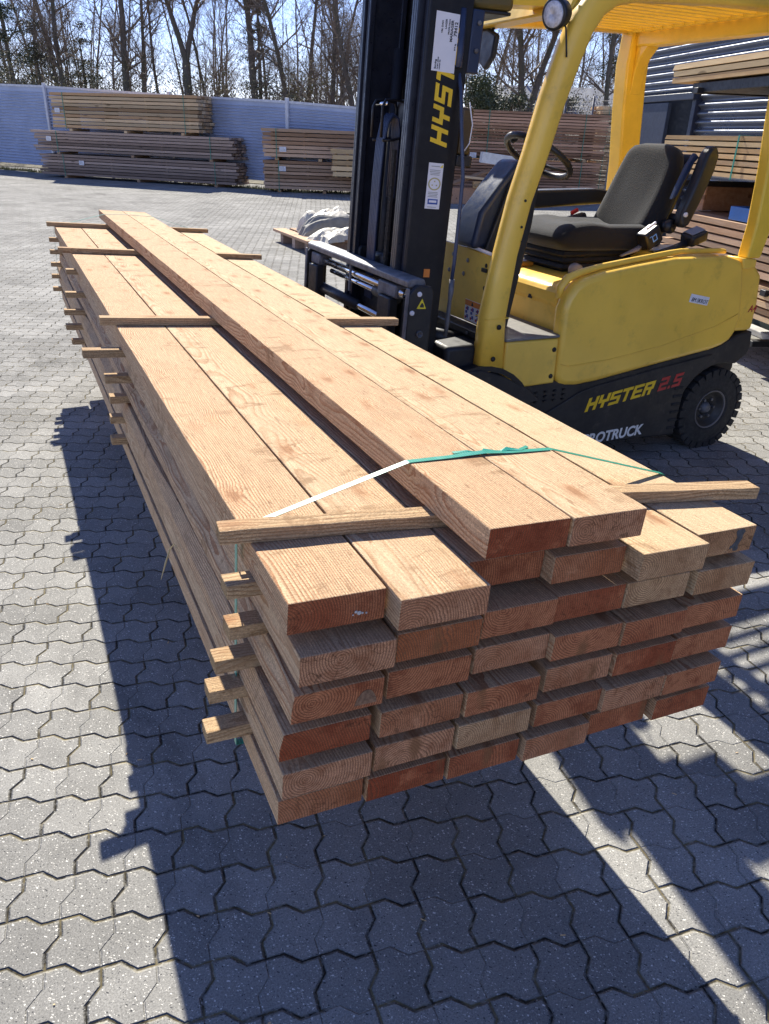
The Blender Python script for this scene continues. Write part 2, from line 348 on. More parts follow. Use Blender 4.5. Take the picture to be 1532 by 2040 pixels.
# ---------------------------------------------------------------- mesh builder
def Ry(a): return Matrix.Rotation(a, 3, 'Y')
class MB:
    def __init__(s, O=(0, 0, 0), R=None): s.v, s.f, s.uv = [], [], None; s.O = Vector(O); s.R = R or Matrix.Identity(3)
    def a(s, p): s.v.append(s.R@Vector(p)+s.O); return len(s.v)-1
    def add(s, pts, faces):
        k = len(s.v)
        for p in pts: s.a(p)
        for f in faces: s.f.append([k+i for i in f])
    def box(s, c, d, rot=None, taper=None):
        c = Vector(c); pts = []
        for z in (-1, 1):
            for y in (-1, 1):
                for x in (-1, 1):
                    q = Vector((x*d[0]/2, y*d[1]/2, z*d[2]/2))
                    if taper and z > 0: q.x *= taper[0]; q.y *= taper[1]
                    if rot: q = rot@q
                    pts.append(c+q)
        s.add(pts, [(0, 2, 3, 1), (4, 5, 7, 6), (0, 1, 5, 4), (2, 6, 7, 3), (0, 4, 6, 2), (1, 3, 7, 5)]); return s
    def bx(s, x0, x1, y0, y1, z0, z1): return s.box(((x0+x1)/2, (y0+y1)/2, (z0+z1)/2), (x1-x0, y1-y0, z1-z0))
    def xz(s, pts, y0, y1):      # extrude an outline in the xz plane along y
        n = len(pts)
        s.add([(x, y0, z) for x, z in pts]+[(x, y1, z) for x, z in pts],
              [tuple(range(n)), tuple(range(2*n-1, n-1, -1))]+[(i, i+n, (i+1) % n+n, (i+1) % n) for i in range(n)]); return s
    def yz(s, pts, x0, x1):
        n = len(pts)
        s.add([(x0, y, z) for y, z in pts]+[(x1, y, z) for y, z in pts],
              [tuple(range(n)), tuple(range(2*n-1, n-1, -1))]+[(i, i+n, (i+1) % n+n, (i+1) % n) for i in range(n)]); return s
    def xy(s, pts, z0, z1):
        n = len(pts)
        s.add([(x, y, z0) for x, y in pts]+[(x, y, z1) for x, y in pts],
              [tuple(range(n)), tuple(range(2*n-1, n-1, -1))]+[(i, i+n, (i+1) % n+n, (i+1) % n) for i in range(n)]); return s
    def tube(s, pts, r, n=8, cap=True, flat=None):
        pts = [Vector(p) for p in pts]; rs = r if isinstance(r, (list, tuple)) else [r]*len(pts)
        k0 = len(s.v); up = None
        for i, p in enumerate(pts):
            d = (pts[min(i+1, len(pts)-1)]-pts[max(i-1, 0)]).normalized()
            if up is None: up = Vector((0, 0, 1)) if abs(d.z) < 0.9 else Vector((1, 0, 0))
            a = d.cross(up).normalized(); b = a.cross(d).normalized(); up = b
            for j in range(n):
                t = 2*math.pi*j/n
                s.a(p+(a*math.cos(t)+b*math.sin(t)*(flat or 1))*rs[i])
        for i in range(len(pts)-1):
            for j in range(n):
                q = k0+i*n; s.f.append([q+j, q+(j+1) % n, q+n+(j+1) % n, q+n+j])
        if cap:
            s.f.append([k0+j for j in range(n-1, -1, -1)]); e = k0+(len(pts)-1)*n; s.f.append([e+j for j in range(n)])
        return s
    def lathe(s, c, axis, prof, n=32):    # prof: (radius, offset along axis); closed
        c = Vector(c); ax = Vector(axis).normalized(); t0 = Vector((0, 0, 1)) if abs(ax.z) < 0.9 else Vector((1, 0, 0))
        a = ax.cross(t0).normalized(); b = ax.cross(a); k = len(s.v); m = len(prof)
        for i in range(n):
            t = 2*math.pi*i/n
            for r, h in prof: s.a(c+ax*h+(a*math.cos(t)+b*math.sin(t))*r)
        for i in range(n):
            for j in range(m):
                i2, j2 = (i+1) % n, (j+1) % m
                s.f.append([k+i*m+j, k+i*m+j2, k+i2*m+j2, k+i2*m+j])
        return s
    def build(s, name, mat, parent=None, bevel=0, seg=2, smooth=False, sub=0, kind=None, loc=None, local=False):
        me = bpy.data.meshes.new(name); L = Vector(loc) if loc is not None else (parent_loc(parent) if parent and not local else Vector((0, 0, 0)))
        me.from_pydata([p-L for p in s.v], [], s.f); me.materials.append(M[mat] if isinstance(mat, str) else mat)
        bm = bmesh.new(); bm.from_mesh(me); bmesh.ops.recalc_face_normals(bm, faces=bm.faces); bm.to_mesh(me); bm.free()
        if s.uv:
            ul = me.uv_layers.new(name='uv')
            for lp in me.loops: ul.data[lp.index].uv = s.uv[lp.vertex_index]
        o = bpy.data.objects.new(name, me); COL.objects.link(o)
        if parent: o.parent = parent
        if loc is not None: o.location = L
        if bevel:
            md = o.modifiers.new('bevel', 'BEVEL'); md.width = bevel; md.segments = seg; md.limit_method = 'ANGLE'; md.angle_limit = R_(35); md.harden_normals = False
        if sub:
            md = o.modifiers.new('sub', 'SUBSURF'); md.levels = sub; md.render_levels = sub
        if smooth:
            for p in me.polygons: p.use_smooth = True
        elif bevel:
            for p in me.polygons: p.use_smooth = True
            try: me.set_sharp_from_angle(angle=R_(30))
            except Exception: pass
        if kind: o['kind'] = kind
        return o
def parent_loc(p):
    L = Vector((0, 0, 0))
    while p is not None: L += p.location; p = p.parent
    return L
def tag(o, label, cat, group=None):
    o['label'] = label; o['category'] = cat
    if group: o['group'] = group
    return o
def thing(name, label, cat, loc=(0, 0, 0), rot=(0, 0, 0), group=None):
    o = bpy.data.objects.new(name, None); COL.objects.link(o); o.location = loc; o.rotation_euler = rot
    o.empty_display_size = 0.1
    return tag(o, label, cat, group)
def heading(px): return YAW+math.atan((px-766)*math.cos(PITCH)/F)
def at(px, dist): h = heading(px); return Vector((math.sin(h)*dist, math.cos(h)*dist, 0))
# ================================================================ ground
g = MB(); g.add([(-60, -25, 0), (70, -25, 0), (70, 24, 0), (-60, 48, 0)], [(0, 1, 2, 3)])
g.build('paved_yard', 'paver', kind='structure')
g = MB(); g.add([(-300, -300, -0.03), (300, -300, -0.03), (300, 400, -0.03), (-300, 400, -0.03)], [(0, 1, 2, 3)])
g.build('ground', 'soil', kind='structure')
# forest floor behind the fence, gently uneven
def floor_z(x, y): return 0.12+0.25*noise.noise(Vector((x*0.12, y*0.12, 0)))
g = MB(); P = [(-22, 43.4), (0.6, 33.6), (2.6, 30.6), (5.6, 27.1), (8.6, 23.4), (11, 21.6), (30, 17.5), (60, 14)]
for k in range(9):
    for i, (x, y) in enumerate(P):
        d = Vector((0.35, 0.94)); q = (x+d.x*k*k*1.3, y+d.y*k*k*1.3)
        g.a((q[0], q[1], 0.02 if k == 0 else floor_z(*q)+0.02))
for k in range(8):
    for i in range(len(P)-1):
        a = k*len(P)+i; g.f.append([a, a+1, a+1+len(P), a+len(P)])
g.build('forest_floor', 'soil', kind='structure')
# ================================================================ fence
FP = [(-3.6, 36.6, 2.72), (0.0, 32.0, 2.6), (1.74, 29.3, 2.53), (4.96, 25.89, 2.36), (7.42, 22.2, 2.235), (9.6, 20.9, 2.12), (11.6, 20.4, 2.05)]
fence = thing('steel_fence', 'long blue grey corrugated steel fence with pale posts along the back of the yard', 'fence', (1.74, 29.3, 0))
for i in range(len(FP)-1):
    (x0, y0, h0), (x1, y1, h1) = FP[i], FP[i+1]
    a, b = Vector((x0, y0, 0)), Vector((x1, y1, 0)); d = (b-a); ln = d.length; d.normalize(); n = Vector((d.y, -d.x, 0))
    if n.y > 0: n = -n
    mb = MB(); NS = 26; step = 6
    rows = []
    for k in range(NS*step+1):
        t = k/(NS*step); w = math.sin(k/step*2*math.pi)
        amp = 0.024 if t < 0.93 else 0.0
        rows.append((t, amp*max(-0.6, min(0.6, w))*1.6))
    for t, o_ in rows:
        for (p, h) in ((a, h0), (b, h1)):
            q = p+n*o_; mb.a((q.x, q.y, 0.22+t*(h-0.22)))
    for k in range(len(rows)-1): mb.f.append([2*k, 2*k+1, 2*k+3, 2*k+2])
    k0 = len(mb.v)
    mb.build('panel', 'fence_metal', fence, smooth=True)
    mb = MB(); rotz = Matrix.Rotation(math.atan2(d.y, d.x), 3, 'Z')
    c = (a+b)/2; hm = (h0+h1)/2
    m2 = MB(); 
    for (p, q, hh0, hh1) in ((a, b, h0, h1),):
        m2.add([(p.x+n.x*s, p.y+n.y*s, hh0+z) for s in (-0.03, 0.035) for z in (-0.03, 0.03)]+[(q.x+n.x*s, q.y+n.y*s, hh1+z) for s in (-0.03, 0.035) for z in (-0.03, 0.03)],
               [(0, 1, 3, 2), (4, 6, 7, 5), (0, 4, 5, 1), (2, 3, 7, 6), (1, 5, 7, 3), (0, 2, 6, 4)])
    m2.build('top_rail', 'fence_post', fence)
    mb = MB(); mb.box((b.x+n.x*0.045, b.y+n.y*0.045, (h1+0.10)/2), (0.10, 0.07, h1+0.10), rot=rotz); mb.build('post', 'fence_post', fence, bevel=0.008)
# grass strip along the foot of the fence
mb = MB(); rg = random.Random(3)
for i in range(5200):
    k = rg.randrange(len(FP)-1); t = rg.random(); a, b = Vector(FP[k][:2]), Vector(FP[k+1][:2])
    p = a.lerp(b, t)+Vector((-0.69, -0.72))*rg.uniform(0.0, 0.55)*abs(noise.noise(Vector((k*3+t*3, 1, 0)))*2+0.35)
    h = rg.uniform(0.03, 0.13); an = rg.uniform(0, 6.28); w = 0.012; lx, ly = rg.uniform(-.05, .05), rg.uniform(-.05, .05)
    mb.add([(p.x-w*math.cos(an), p.y-w*math.sin(an), 0), (p.x+w*math.cos(an), p.y+w*math.sin(an), 0), (p.x+lx, p.y+ly, h)], [(0, 1, 2)])
mb.build('grass', 'grass', kind='stuff')
# ================================================================ warehouse
WP = Vector((6.89, 6.77, 0)); WD = Vector((0.2924, 0.9563, 0)); WN = Vector((-0.9563, 0.2924, 0))    # point, along, outward
def wp(s, o_, z): q = WP+WD*s+WN*o_; return (q.x, q.y, z)
wh = thing('warehouse', 'dark warehouse clad in horizontal corrugated steel with a sliding door behind the racks', 'building', tuple(WP))
D0, D1, DZ = 0.14, 0.68, 1.99       # doorway opening
def clad(s0, s1, z0, z1):
    mb = MB(); per = 0.0835; st = 10; n = int((z1-z0)/per*st)
    for k in range(n+1):
        z = z0+(z1-z0)*k/n; w = math.sin(z/per*2*math.pi)*0.021
        mb.a(wp(s0, w, z)); mb.a(wp(s1, w, z))
    for k in range(n): mb.f.append([2*k, 2*k+1, 2*k+3, 2*k+2])
    return mb.build('cladding', 'wall_metal', wh, smooth=True)
clad(-9, D0, 0.35, 4.6); clad(D0, 2.1, DZ+0.03, 4.6); clad(D1+1.25, 2.1, 0.35, DZ+0.03)
mb = MB(); 
for (s0, s1, o0, o1, z0, z1, nm, mt) in ((-9, 2.08, -0.03, 0.03, 0, 0.33, 'plinth', 'dark_green'), (2.08, 2.18, -0.10, 0.05, 0.0, 4.62, 'corner_trim', 'navy_panel'), (D0-0.04, D0+0.04, -0.14, 0.055, 0.33, DZ+0.06, 'door_jamb', 'navy_panel'),
        (D0-0.05, D1+1.3, 0.025, 0.10, DZ+0.0, DZ+0.07, 'door_rail', 'navy_panel'), (D1-0.02, D1+1.22, 0.04, 0.085, 0.30, DZ-0.01, 'sliding_door', 'navy_panel'), (D0+0.04, D1+1.2, -0.9, -0.85, 0, DZ+0.1, 'inner_wall', 'navy_panel'),
        (D0+0.17, D0+0.30, -0.30, -0.22, 0.3, DZ-0.1, 'inner_post', 'cream')):
    pts = [wp(s, o_, z) for z in (z0, z1) for o_ in (o0, o1) for s in (s0, s1)]
    m2 = MB(); m2.add(pts, [(0, 2, 3, 1), (4, 5, 7, 6), (0, 1, 5, 4), (2, 6, 7, 3), (0, 4, 6, 2), (1, 3, 7, 5)]); m2.build(nm, mt, wh, bevel=0.006)
m2 = MB(); m2.add([wp(-9, -0.2, 4.5), wp(2.15, -0.2, 4.5), wp(2.15, -9, 4.5), wp(-9, -9, 4.5), wp(2.15, -0.2, 0), wp(2.15, -9, 0)], [(0, 1, 2, 3), (1, 4, 5, 2)]); m2.build('roof', 'navy_panel', wh)
mb = MB(); pts = [wp(s, o_, z) for z in (0.0, 0.06) for o_ in (0.10, 0.22) for s in (-9, 2.6)]
mb.add(pts, [(0, 2, 3, 1), (4, 5, 7, 6), (0, 1, 5, 4), (2, 6, 7, 3), (0, 4, 6, 2), (1, 3, 7, 5)])
mb.build('kerb', 'concrete', kind='structure', bevel=0.01)
# ================================================================ near timber stack
KS = 0.857
SO = Vector((0, 0, CH))+(Vector((0.2971, 0.9442, 0.8938))-Vector((0, 0, CH)))*KS; SR = Matrix.Rotation(0.0604, 3, 'Y')@Matrix.Rotation(-0.0023, 3, 'X')
SE = SR.to_euler(); SK = SR*KS      # stack frame, boards drawn in 175 mm units and scaled to 150 mm stock
PT, TH, BW, ST = 0.0883, 0.0594, 0.172, 0.0286
def place(o, x, y, z): o.location = SO+SK@Vector((x, y, z)); o.rotation_euler = SE; o.scale = (KS,)*3
def plank_mesh(w, L, th, seed, wane=0.0, wcol=None, bend=0.004, lb=0.0):
    """board: x 0..w, y 0..L, z -th..0, with a slightly irregular section along its length"""
    n = 34; me = bmesh.new(); rings = []
    ys = [0, 0.02]+[0.02+(L-0.04)*i/n for i in range(1, n)]+[L-0.02, L]
    for y in ys:
        j = lambda k, a: a*noise.noise(Vector((y*1.7+k*13.1, seed*3.7, k)))
        fine = lambda k: 0.0007*noise.noise(Vector((y*40, seed*1.3, k)))
        bz = bend*noise.noise(Vector((y*0.35, seed*5.1, 3))) if y > 0.3 else bend*noise.noise(Vector((0.105, seed*5.1, 3)))
        bz = 0 if abs(bend) < 1e-6 else bz
        bx = 0.0018*noise.noise(Vector((y*0.5, seed, 9)))
        wl = lb*math.sin(math.pi*min(1, max(0, y/L)))**.8
        if wane > 0: wl += wane*max(0, noise.noise(Vector((y*0.9+seed, 4, seed)))+0.25+0.25*noise.noise(Vector((y*6, seed, 1))))
        q = [(bx+j(1, .0012)+wl, fine(1)+bz), (w+bx+j(2, .0012), fine(2)+bz), (w+bx+j(3, .0012), -th+fine(3)+bz), (bx+j(4, .0012), -th+fine(4)+bz)]
        if y in (0, L): q = [(a+.0016*noise.noise(Vector((a*60, seed*7, b*50))), b+(.0014 if b < -th/2 else -.0014)*abs(noise.noise(Vector((a*70, seed*3, 1))))) for a, b in q]
        if wane > 0: q.insert(4, (bx+wl*0.12, -th*0.55+bz))
        rings.append([me.verts.new((a, y, b)) for a, b in q])
    m = len(rings[0])
    for a, b in zip(rings, rings[1:]):
        for i in range(m): me.faces.new((a[i], a[(i+1) % m], b[(i+1) % m], b[i]))
    me.faces.new(rings[0]); me.faces.new(rings[-1][::-1])
    bmesh.ops.recalc_face_normals(me, faces=me.faces)
    k = bpy.data.meshes.new('timber_plank'); me.to_mesh(k); me.free(); return k
def add_bevel(o, w=0.0022, seg=2):
    md = o.modifiers.new('bevel', 'BEVEL'); md.width = w; md.segments = seg; md.limit_method = 'ANGLE'; md.angle_limit = R_(50)
GRID = {1: [(0.0, -.002), (.177, -.045), (.354, .035), (.523, .005), (.703, -.036), (.884, .000)],
        2: [(.015, -.027), (.195, -.017), (.377, -.003), (.546, .002), (.722, .000), (.910, -.006)],
        3: [(.009, -.012), (.192, -.004), (.379, .007), (.553, -.008), (.730, -.012), (.911, -.003)],
        4: [(-.006, -.001), (.185, -.005), (.366, -.008), (.562, .004), (.740, -.002), (.917, .002)],
        5: [(.002, -.004), (.186, .003), (.366, .000), (.554, .002), (.728, -.008), (.903, -.010)],
        6: [(.004, .021), (.182, .014), (.362, .010), (.543, .000), (.729, .018), (.915, .006)]}
LOOK = {(1, 1): ('plank_red', 'white fungus specks on its end'), (1, 2): ('plank', 'light end and round knot'), (1, 3): ('plank_red', 'dark red half hidden end'),
        (1, 4): ('plank', 'brown end with a diagonal grain'), (1, 5): ('plank_pale', 'pale blond end'), (1, 6): ('plank_pale', 'dark ink mark on its end'),
        (2, 1): ('plank', 'brown end with curved rings'), (2, 2): ('plank', 'rounded ring pattern on its end'), (2, 3): ('plank_red', 'reddish brown end'), (2, 4): ('plank_red', 'dark brown end'),
        (2, 5): ('plank_pale', 'pale red hearted end'), (2, 6): ('plank_pale', 'yellowish end with a red core'),
        (3, 1): ('plank_red', 'striped end and grey corner knot'), (3, 2): ('plank_red', 'brown red end'), (3, 3): ('plank', 'greyish brown ringed end'), (3, 4): ('plank_red', 'dark end speckled with resin'),
        (3, 5): ('plank_red', 'plain brown end'), (3, 6): ('plank_red', 'dark brown end'),
        (4, 1): ('plank_red', 'orange rough end, small dark knot'), (4, 2): ('plank', 'pinkish end'), (4, 3): ('plank_red', 'red ringed end'), (4, 4): ('plank', 'light brown ringed end'),
        (4, 5): ('plank_red', 'orange red end'), (4, 6): ('plank_red', 'brown end with arched rings'),
        (5, 1): ('plank', 'brown end with fine rings'), (5, 2): ('plank', 'round knot in its brown end'), (5, 3): ('plank_pale', 'pale pinkish end'), (5, 4): ('plank_red', 'rounded waney underside'),
        (5, 5): ('plank', 'light brown end'), (5, 6): ('plank_red', 'brown end with a blue fleck'),
        (6, 1): ('plank', 'tan end'), (6, 2): ('plank_red', 'red brown rough end'), (6, 3): ('plank_red', 'reddish end'), (6, 4): ('plank', 'pinkish brown end set back'),
        (6, 5): ('plank_red', 'dark reddish end'), (6, 6): ('plank_red', 'reddish end and a sunlit corner')}
ORD = ['leftmost', 'second from left', 'third from left', 'fourth from left', 'fifth from left', 'rightmost']
LAY = ['', 'top layer', 'second layer', 'third layer', 'fourth layer', 'fifth layer', 'bottom layer']
rp = random.Random(11)
XO = {(2, 1): 0.0, (4, 1): -0.002}
WANE = {(3, 1): 0.022, (4, 1): 0.030}
for k in GRID:
    for j, (x, y) in enumerate(GRID[k]):
        mt, lk = LOOK[(k, j+1)]
        far = 5.345+rp.uniform(-0.03, 0.03) if k == 1 else 5.30+rp.uniform(-0.10, 0.12)
        w = 0.1725+rp.uniform(-0.002, 0.002)
        if (k, j+1) in ((1, 1), (1, 2)): w = 0.172
        nxt = GRID[k][j+1][0] if j < 5 else 9
        w = min(w, nxt-x-0.0015)
        me = plank_mesh(w, far-y, TH, k*10+j, WANE.get((k, j+1), 0), bend=0.0, lb={(2, 1): .010, (3, 1): .034, (4, 1): .016, (5, 1): .003}.get((k, j+1), 0))
        me.materials.append(M[mt])
        o = bpy.data.objects.new('timber_plank', me); COL.objects.link(o)
        place(o, x, y, -(k-1)*PT); add_bevel(o)
        tag(o, f'plank with {lk}, {ORD[j]} in the {LAY[k]}', 'plank', 'sawn planks in the near stack')
        if (k, j+1) == (1, 6): MARK = o
        if (k, j+1) == (3, 1): KNOTP = o
for j, (x, y, mt, lb) in enumerate(((.3535, -.011, 'plank_red', 'left of the two topmost planks on the near stack, red brown end'), (.531, -.014, 'plank', 'right of the two topmost planks on the near stack, greyer ringed end'))):
    me = plank_mesh(.1735, 5.72-y, TH, 90+j, 0, bend=0.0); me.materials.append(M[mt])
    o = bpy.data.objects.new('timber_plank', me); COL.objects.link(o); place(o, x, y, 0.0891); add_bevel(o)
    tag(o, lb, 'plank', 'sawn planks in the near stack')
# dark ink blot on the end of the rightmost plank (on its face, 0.6 mm proud) 
mb = MB(); blob = [(.112, -.006), (.120, -.003), (.134, -.003), (.139, -.010), (.134, -.018), (.136, -.026), (.131, -.034), (.128, -.042), (.131, -.050), (.127, -.055), (.117, -.054), (.113, -.046), (.106, -.049), (.104, -.043), (.112, -.038), (.117, -.030), (.119, -.022), (.114, -.014)]
mb.xz(blob, -0.0007, 0.0005); q = mb.build('ink_mark', plain('dull_ink', (0.05, 0.055, 0.065), 0.8, var=0.5, scale=60), MARK, local=True)
mb = MB(); rf = random.Random(4); PL1 = bpy.data.objects['timber_plank']
for q, (x, z, r) in enumerate(((.118, -.036, .004), (.124, -.039, .0055), (.130, -.040, .003), (.137, -.041, .0028), (.113, -.041, .0022))):
    mb = MB(); mb.lathe((x, -.0012, z), (0, -1, 0), [(.0001, .0016), (r*.5, .0008), (r*.75, 0), (.0001, 0)], 7); mb.build('fungus_speck', 'concrete', PL1, local=True)
mb = MB(); mb.xz([(.138+.021*math.cos(t)*(1+.2*noise.noise(Vector((t, 1, 1)))), -.050+.030*max(0, math.sin(t))*(1+.2*noise.noise(Vector((t*2, 3, 1))))) for t in [i*.2856 for i in range(12)]], -.0009, .0005)
mb.build('knot', plain('grey_knot', (.19, .11, .065), .9, var=.5, scale=90, dirt=.7, dirtcol=(.05, .03, .02)), KNOTP, local=True)
# battens
def batten(x0, y0, x1, y1, ztop, seed, label, grp='battens between the stacked planks', w=0.045, h=ST, rag=0.0, mat='batten'):
    d = Vector((x1-x0, y1-y0)); L = d.length; n = max(4, int(L/0.05)); me = bmesh.new(); rings = []
    for i in range(n+1):
        y = L*i/n; j = lambda k, a: a*noise.noise(Vector((y*6+k*7, seed*2.1, k)))
        rg_ = rag*max(0, noise.noise(Vector((y*7, seed, 2)))+0.3)
        q = [(-w/2+j(1, .003)+rg_, -j(5, .002)*0), (w/2+j(2, .003), -rg_*0.4), (w/2+j(3, .003), -h), (-w/2+j(4, .003), -h)]
        rings.append([me.verts.new((a, y, min(0, b))) for a, b in q])
    for a, b in zip(rings, rings[1:]):
        for i in range(4): me.faces.new((a[i], a[(i+1) % 4], b[(i+1) % 4], b[i]))
    me.faces.new(rings[0]); me.faces.new(rings[-1][::-1]); bmesh.ops.recalc_face_normals(me, faces=me.faces)
    k = bpy.data.meshes.new('batten'); me.to_mesh(k); me.free(); k.materials.append(M[mat])
    o = bpy.data.objects.new('batten', k); COL.objects.link(o)
    rz = math.atan2(d.y, d.x)-math.pi/2
    o.scale = (KS,)*3; o.location = SO+SK@Vector((x0, y0, ztop)); o.rotation_euler = (SR@Matrix.Rotation(rz, 3, 'Z')).to_euler(); add_bevel(o, 0.0018)
    return tag(o, label, 'batten', grp)
batten(-.052, .236, .60, .176, .0294, 1, 'splintery batten under the top planks at the near left, crossed by the green strap', rag=0.012)
batten(.70, .210, 1.182, .128, .0294, 2, 'pale batten sticking out at the near right of the stack', mat='batten')
batten(-.055, 2.005, 1.146, 1.972, .0294, 3, 'long batten across the stack, second from the near end')
batten(-.070, 3.892, 1.112, 3.868, .0294, 4, 'long batten across the stack, third from the near end')
batten(-.055, 5.235, 1.10, 5.27, .0294, 5, 'long batten across the stack, farthest one by its far end')
NEARB = {1: (-.052, .195, 'pale end poking out'), 2: (-.048, .195, 'small dark end poking out'), 3: (-.068, .220, 'cracked end poking out'), 4: (-.074, .245, 'yellowish end poking out'), 5: (-.083, .232, 'pale square end poking out')}
ORD2 = ['', 'highest', 'second highest', 'middle', 'second lowest', 'lowest']
rb = random.Random(5)
for k in range(1, 6):
    z = -(k-1)*PT-TH-0.0001
    x, y, lk = NEARB[k]; batten(x, y, 1.09+rb.uniform(0, .06), y+rb.uniform(-.02, .02), z, 20+k, f'batten between lower planks, {lk}, {ORD2[k]} at the near left')
    x = {1: -.132, 2: -.066}.get(k, -.05); y = [0, 1.885, 1.86, 1.90, 1.93, 1.94][k]
    batten(x, y, 1.08+rb.uniform(0, .07), y+rb.uniform(-.02, .02), z, 30+k, f'batten between lower planks, {ORD2[k]} of the second column along the left side')
    y = [0, 3.70, 3.50, 3.48, 3.52, 3.55][k]; batten([0, -.05, -.075, -.09, -.085, -.06][k], y, 1.1, y+.02, z, 40+k, f'batten between lower planks, {ORD2[k]} of the third column along the left side')
    y = [0, 5.10, 5.14, 5.16, 5.2, 5.19][k]; batten(-.055, y, 1.1, y+.01, z, 50+k, f'batten between lower planks, {ORD2[k]} of the far column on the left side')
# green strapping band
def band(pts, w, name, label, cat='strap', th=0.0011, parent=None):
    """ribbon through local stack points; each point (x, y, z, side) side = direction of the width"""
    mb = MB(SO, SK); P = [Vector(p[:3]) for p in pts]; Wd = [Vector(p[3]).normalized() for p in pts]
    out = []; uv = []; acc = 0
    for i in range(len(P)-1):
        n = max(1, int((P[i+1]-P[i]).length/0.02))
        for t in range(n+(i == len(P)-2)):
            q = P[i].lerp(P[i+1], t/n); s = Wd[i].lerp(Wd[i+1], t/n).normalized(); out.append((q, s, (P[i+1]-P[i]).normalized()))
    mb.uv = []
    for i, (q, s, d) in enumerate(out):
        if i: acc += (q-out[i-1][0]).length
        n = s.cross(d).normalized()
        for a, b in ((-1, 0), (1, 0), (1, 1), (-1, 1)):
            mb.a(q+s*a*w/2+n*b*th); mb.uv.append((acc, a))
    for i in range(len(out)-1):
        for j in range(4): mb.f.append([i*4+j, i*4+(j+1) % 4, i*4+4+(j+1) % 4, i*4+4+j])
    mb.f.append([0, 1, 2, 3]); e = (len(out)-1)*4; mb.f.append([e+3, e+2, e+1, e])
    o = mb.build(name, 'strap', parent, loc=SO if parent is None else None)
    return tag(o, label, cat) if label else o
Yd = (0, 1, 0)
st = band([(-.012, .262, -.5035, Yd), (-.012, .262, -.0005, (0, 1, .0)), (-.002, .266, .0030, Yd), (.3515, .3, .0915, (0.0, 1, 0)), (.45, .302, .0925, Yd), (.535, .305, .0955, (0, 1, .1)), (.60, .300, .0925, Yd), (.7085, .298, .0915, Yd), (1.058, .29, .0030, Yd), (1.062, .288, -.001, Yd), (1.094, .275, -.30, Yd), (1.094, .275, -.5035, Yd), (.55, .27, -.5045, Yd), (-.012, .262, -.5035, Yd)], .0150, 'strapping_band',
     'shiny green plastic strap stretched over the near end of the plank stack')
band([(.470, .322, .0925, Yd), (.500, .314, .0950, (.3, 1, .25)), (.53, .306, .0925, (.5, 1, -.1)), (.548, .318, .0945, (-.4, 1, .2)), (.575, .305, .0925, (.5, 1, 0)), (.60, .311, .0955, (0, 1, .3)), (.628, .305, .0928, (.2, 1, 0)), (.66, .321, .0928, Yd)], .012, 'crumpled_tail', None, parent=st)
band([(-.012, 5.22, -.5035, Yd), (-.012, 5.22, .0005, Yd), (.0, 5.23, .0030, Yd), (.3515, 5.34, .0915, Yd), (.5, 5.40, .0925, Yd), (.7085, 5.36, .0915, Yd), (1.058, 5.24, .0030, Yd), (1.09, 5.23, -.5035, Yd), (-.012, 5.22, -.5040, Yd)], .014, 'strapping_band', 'thin green strap around the far end of the plank stack')
# thin shaving hanging from the left side
mb = MB(SO, SK); mb.tube([(-.050, .90, -.46), (-.032, .92, -.42), (-.016, .94, -.39), (-.006, .93, -.37), (.000, .88, -.37)], [.0006, .0028, .0022, .0014, .0006], 5)
mb.build('wood_shaving', 'straw', loc=SO); tag(bpy.data.objects['wood_shaving'], 'thin curled wood shaving hanging on the left side of the stack', 'shaving')
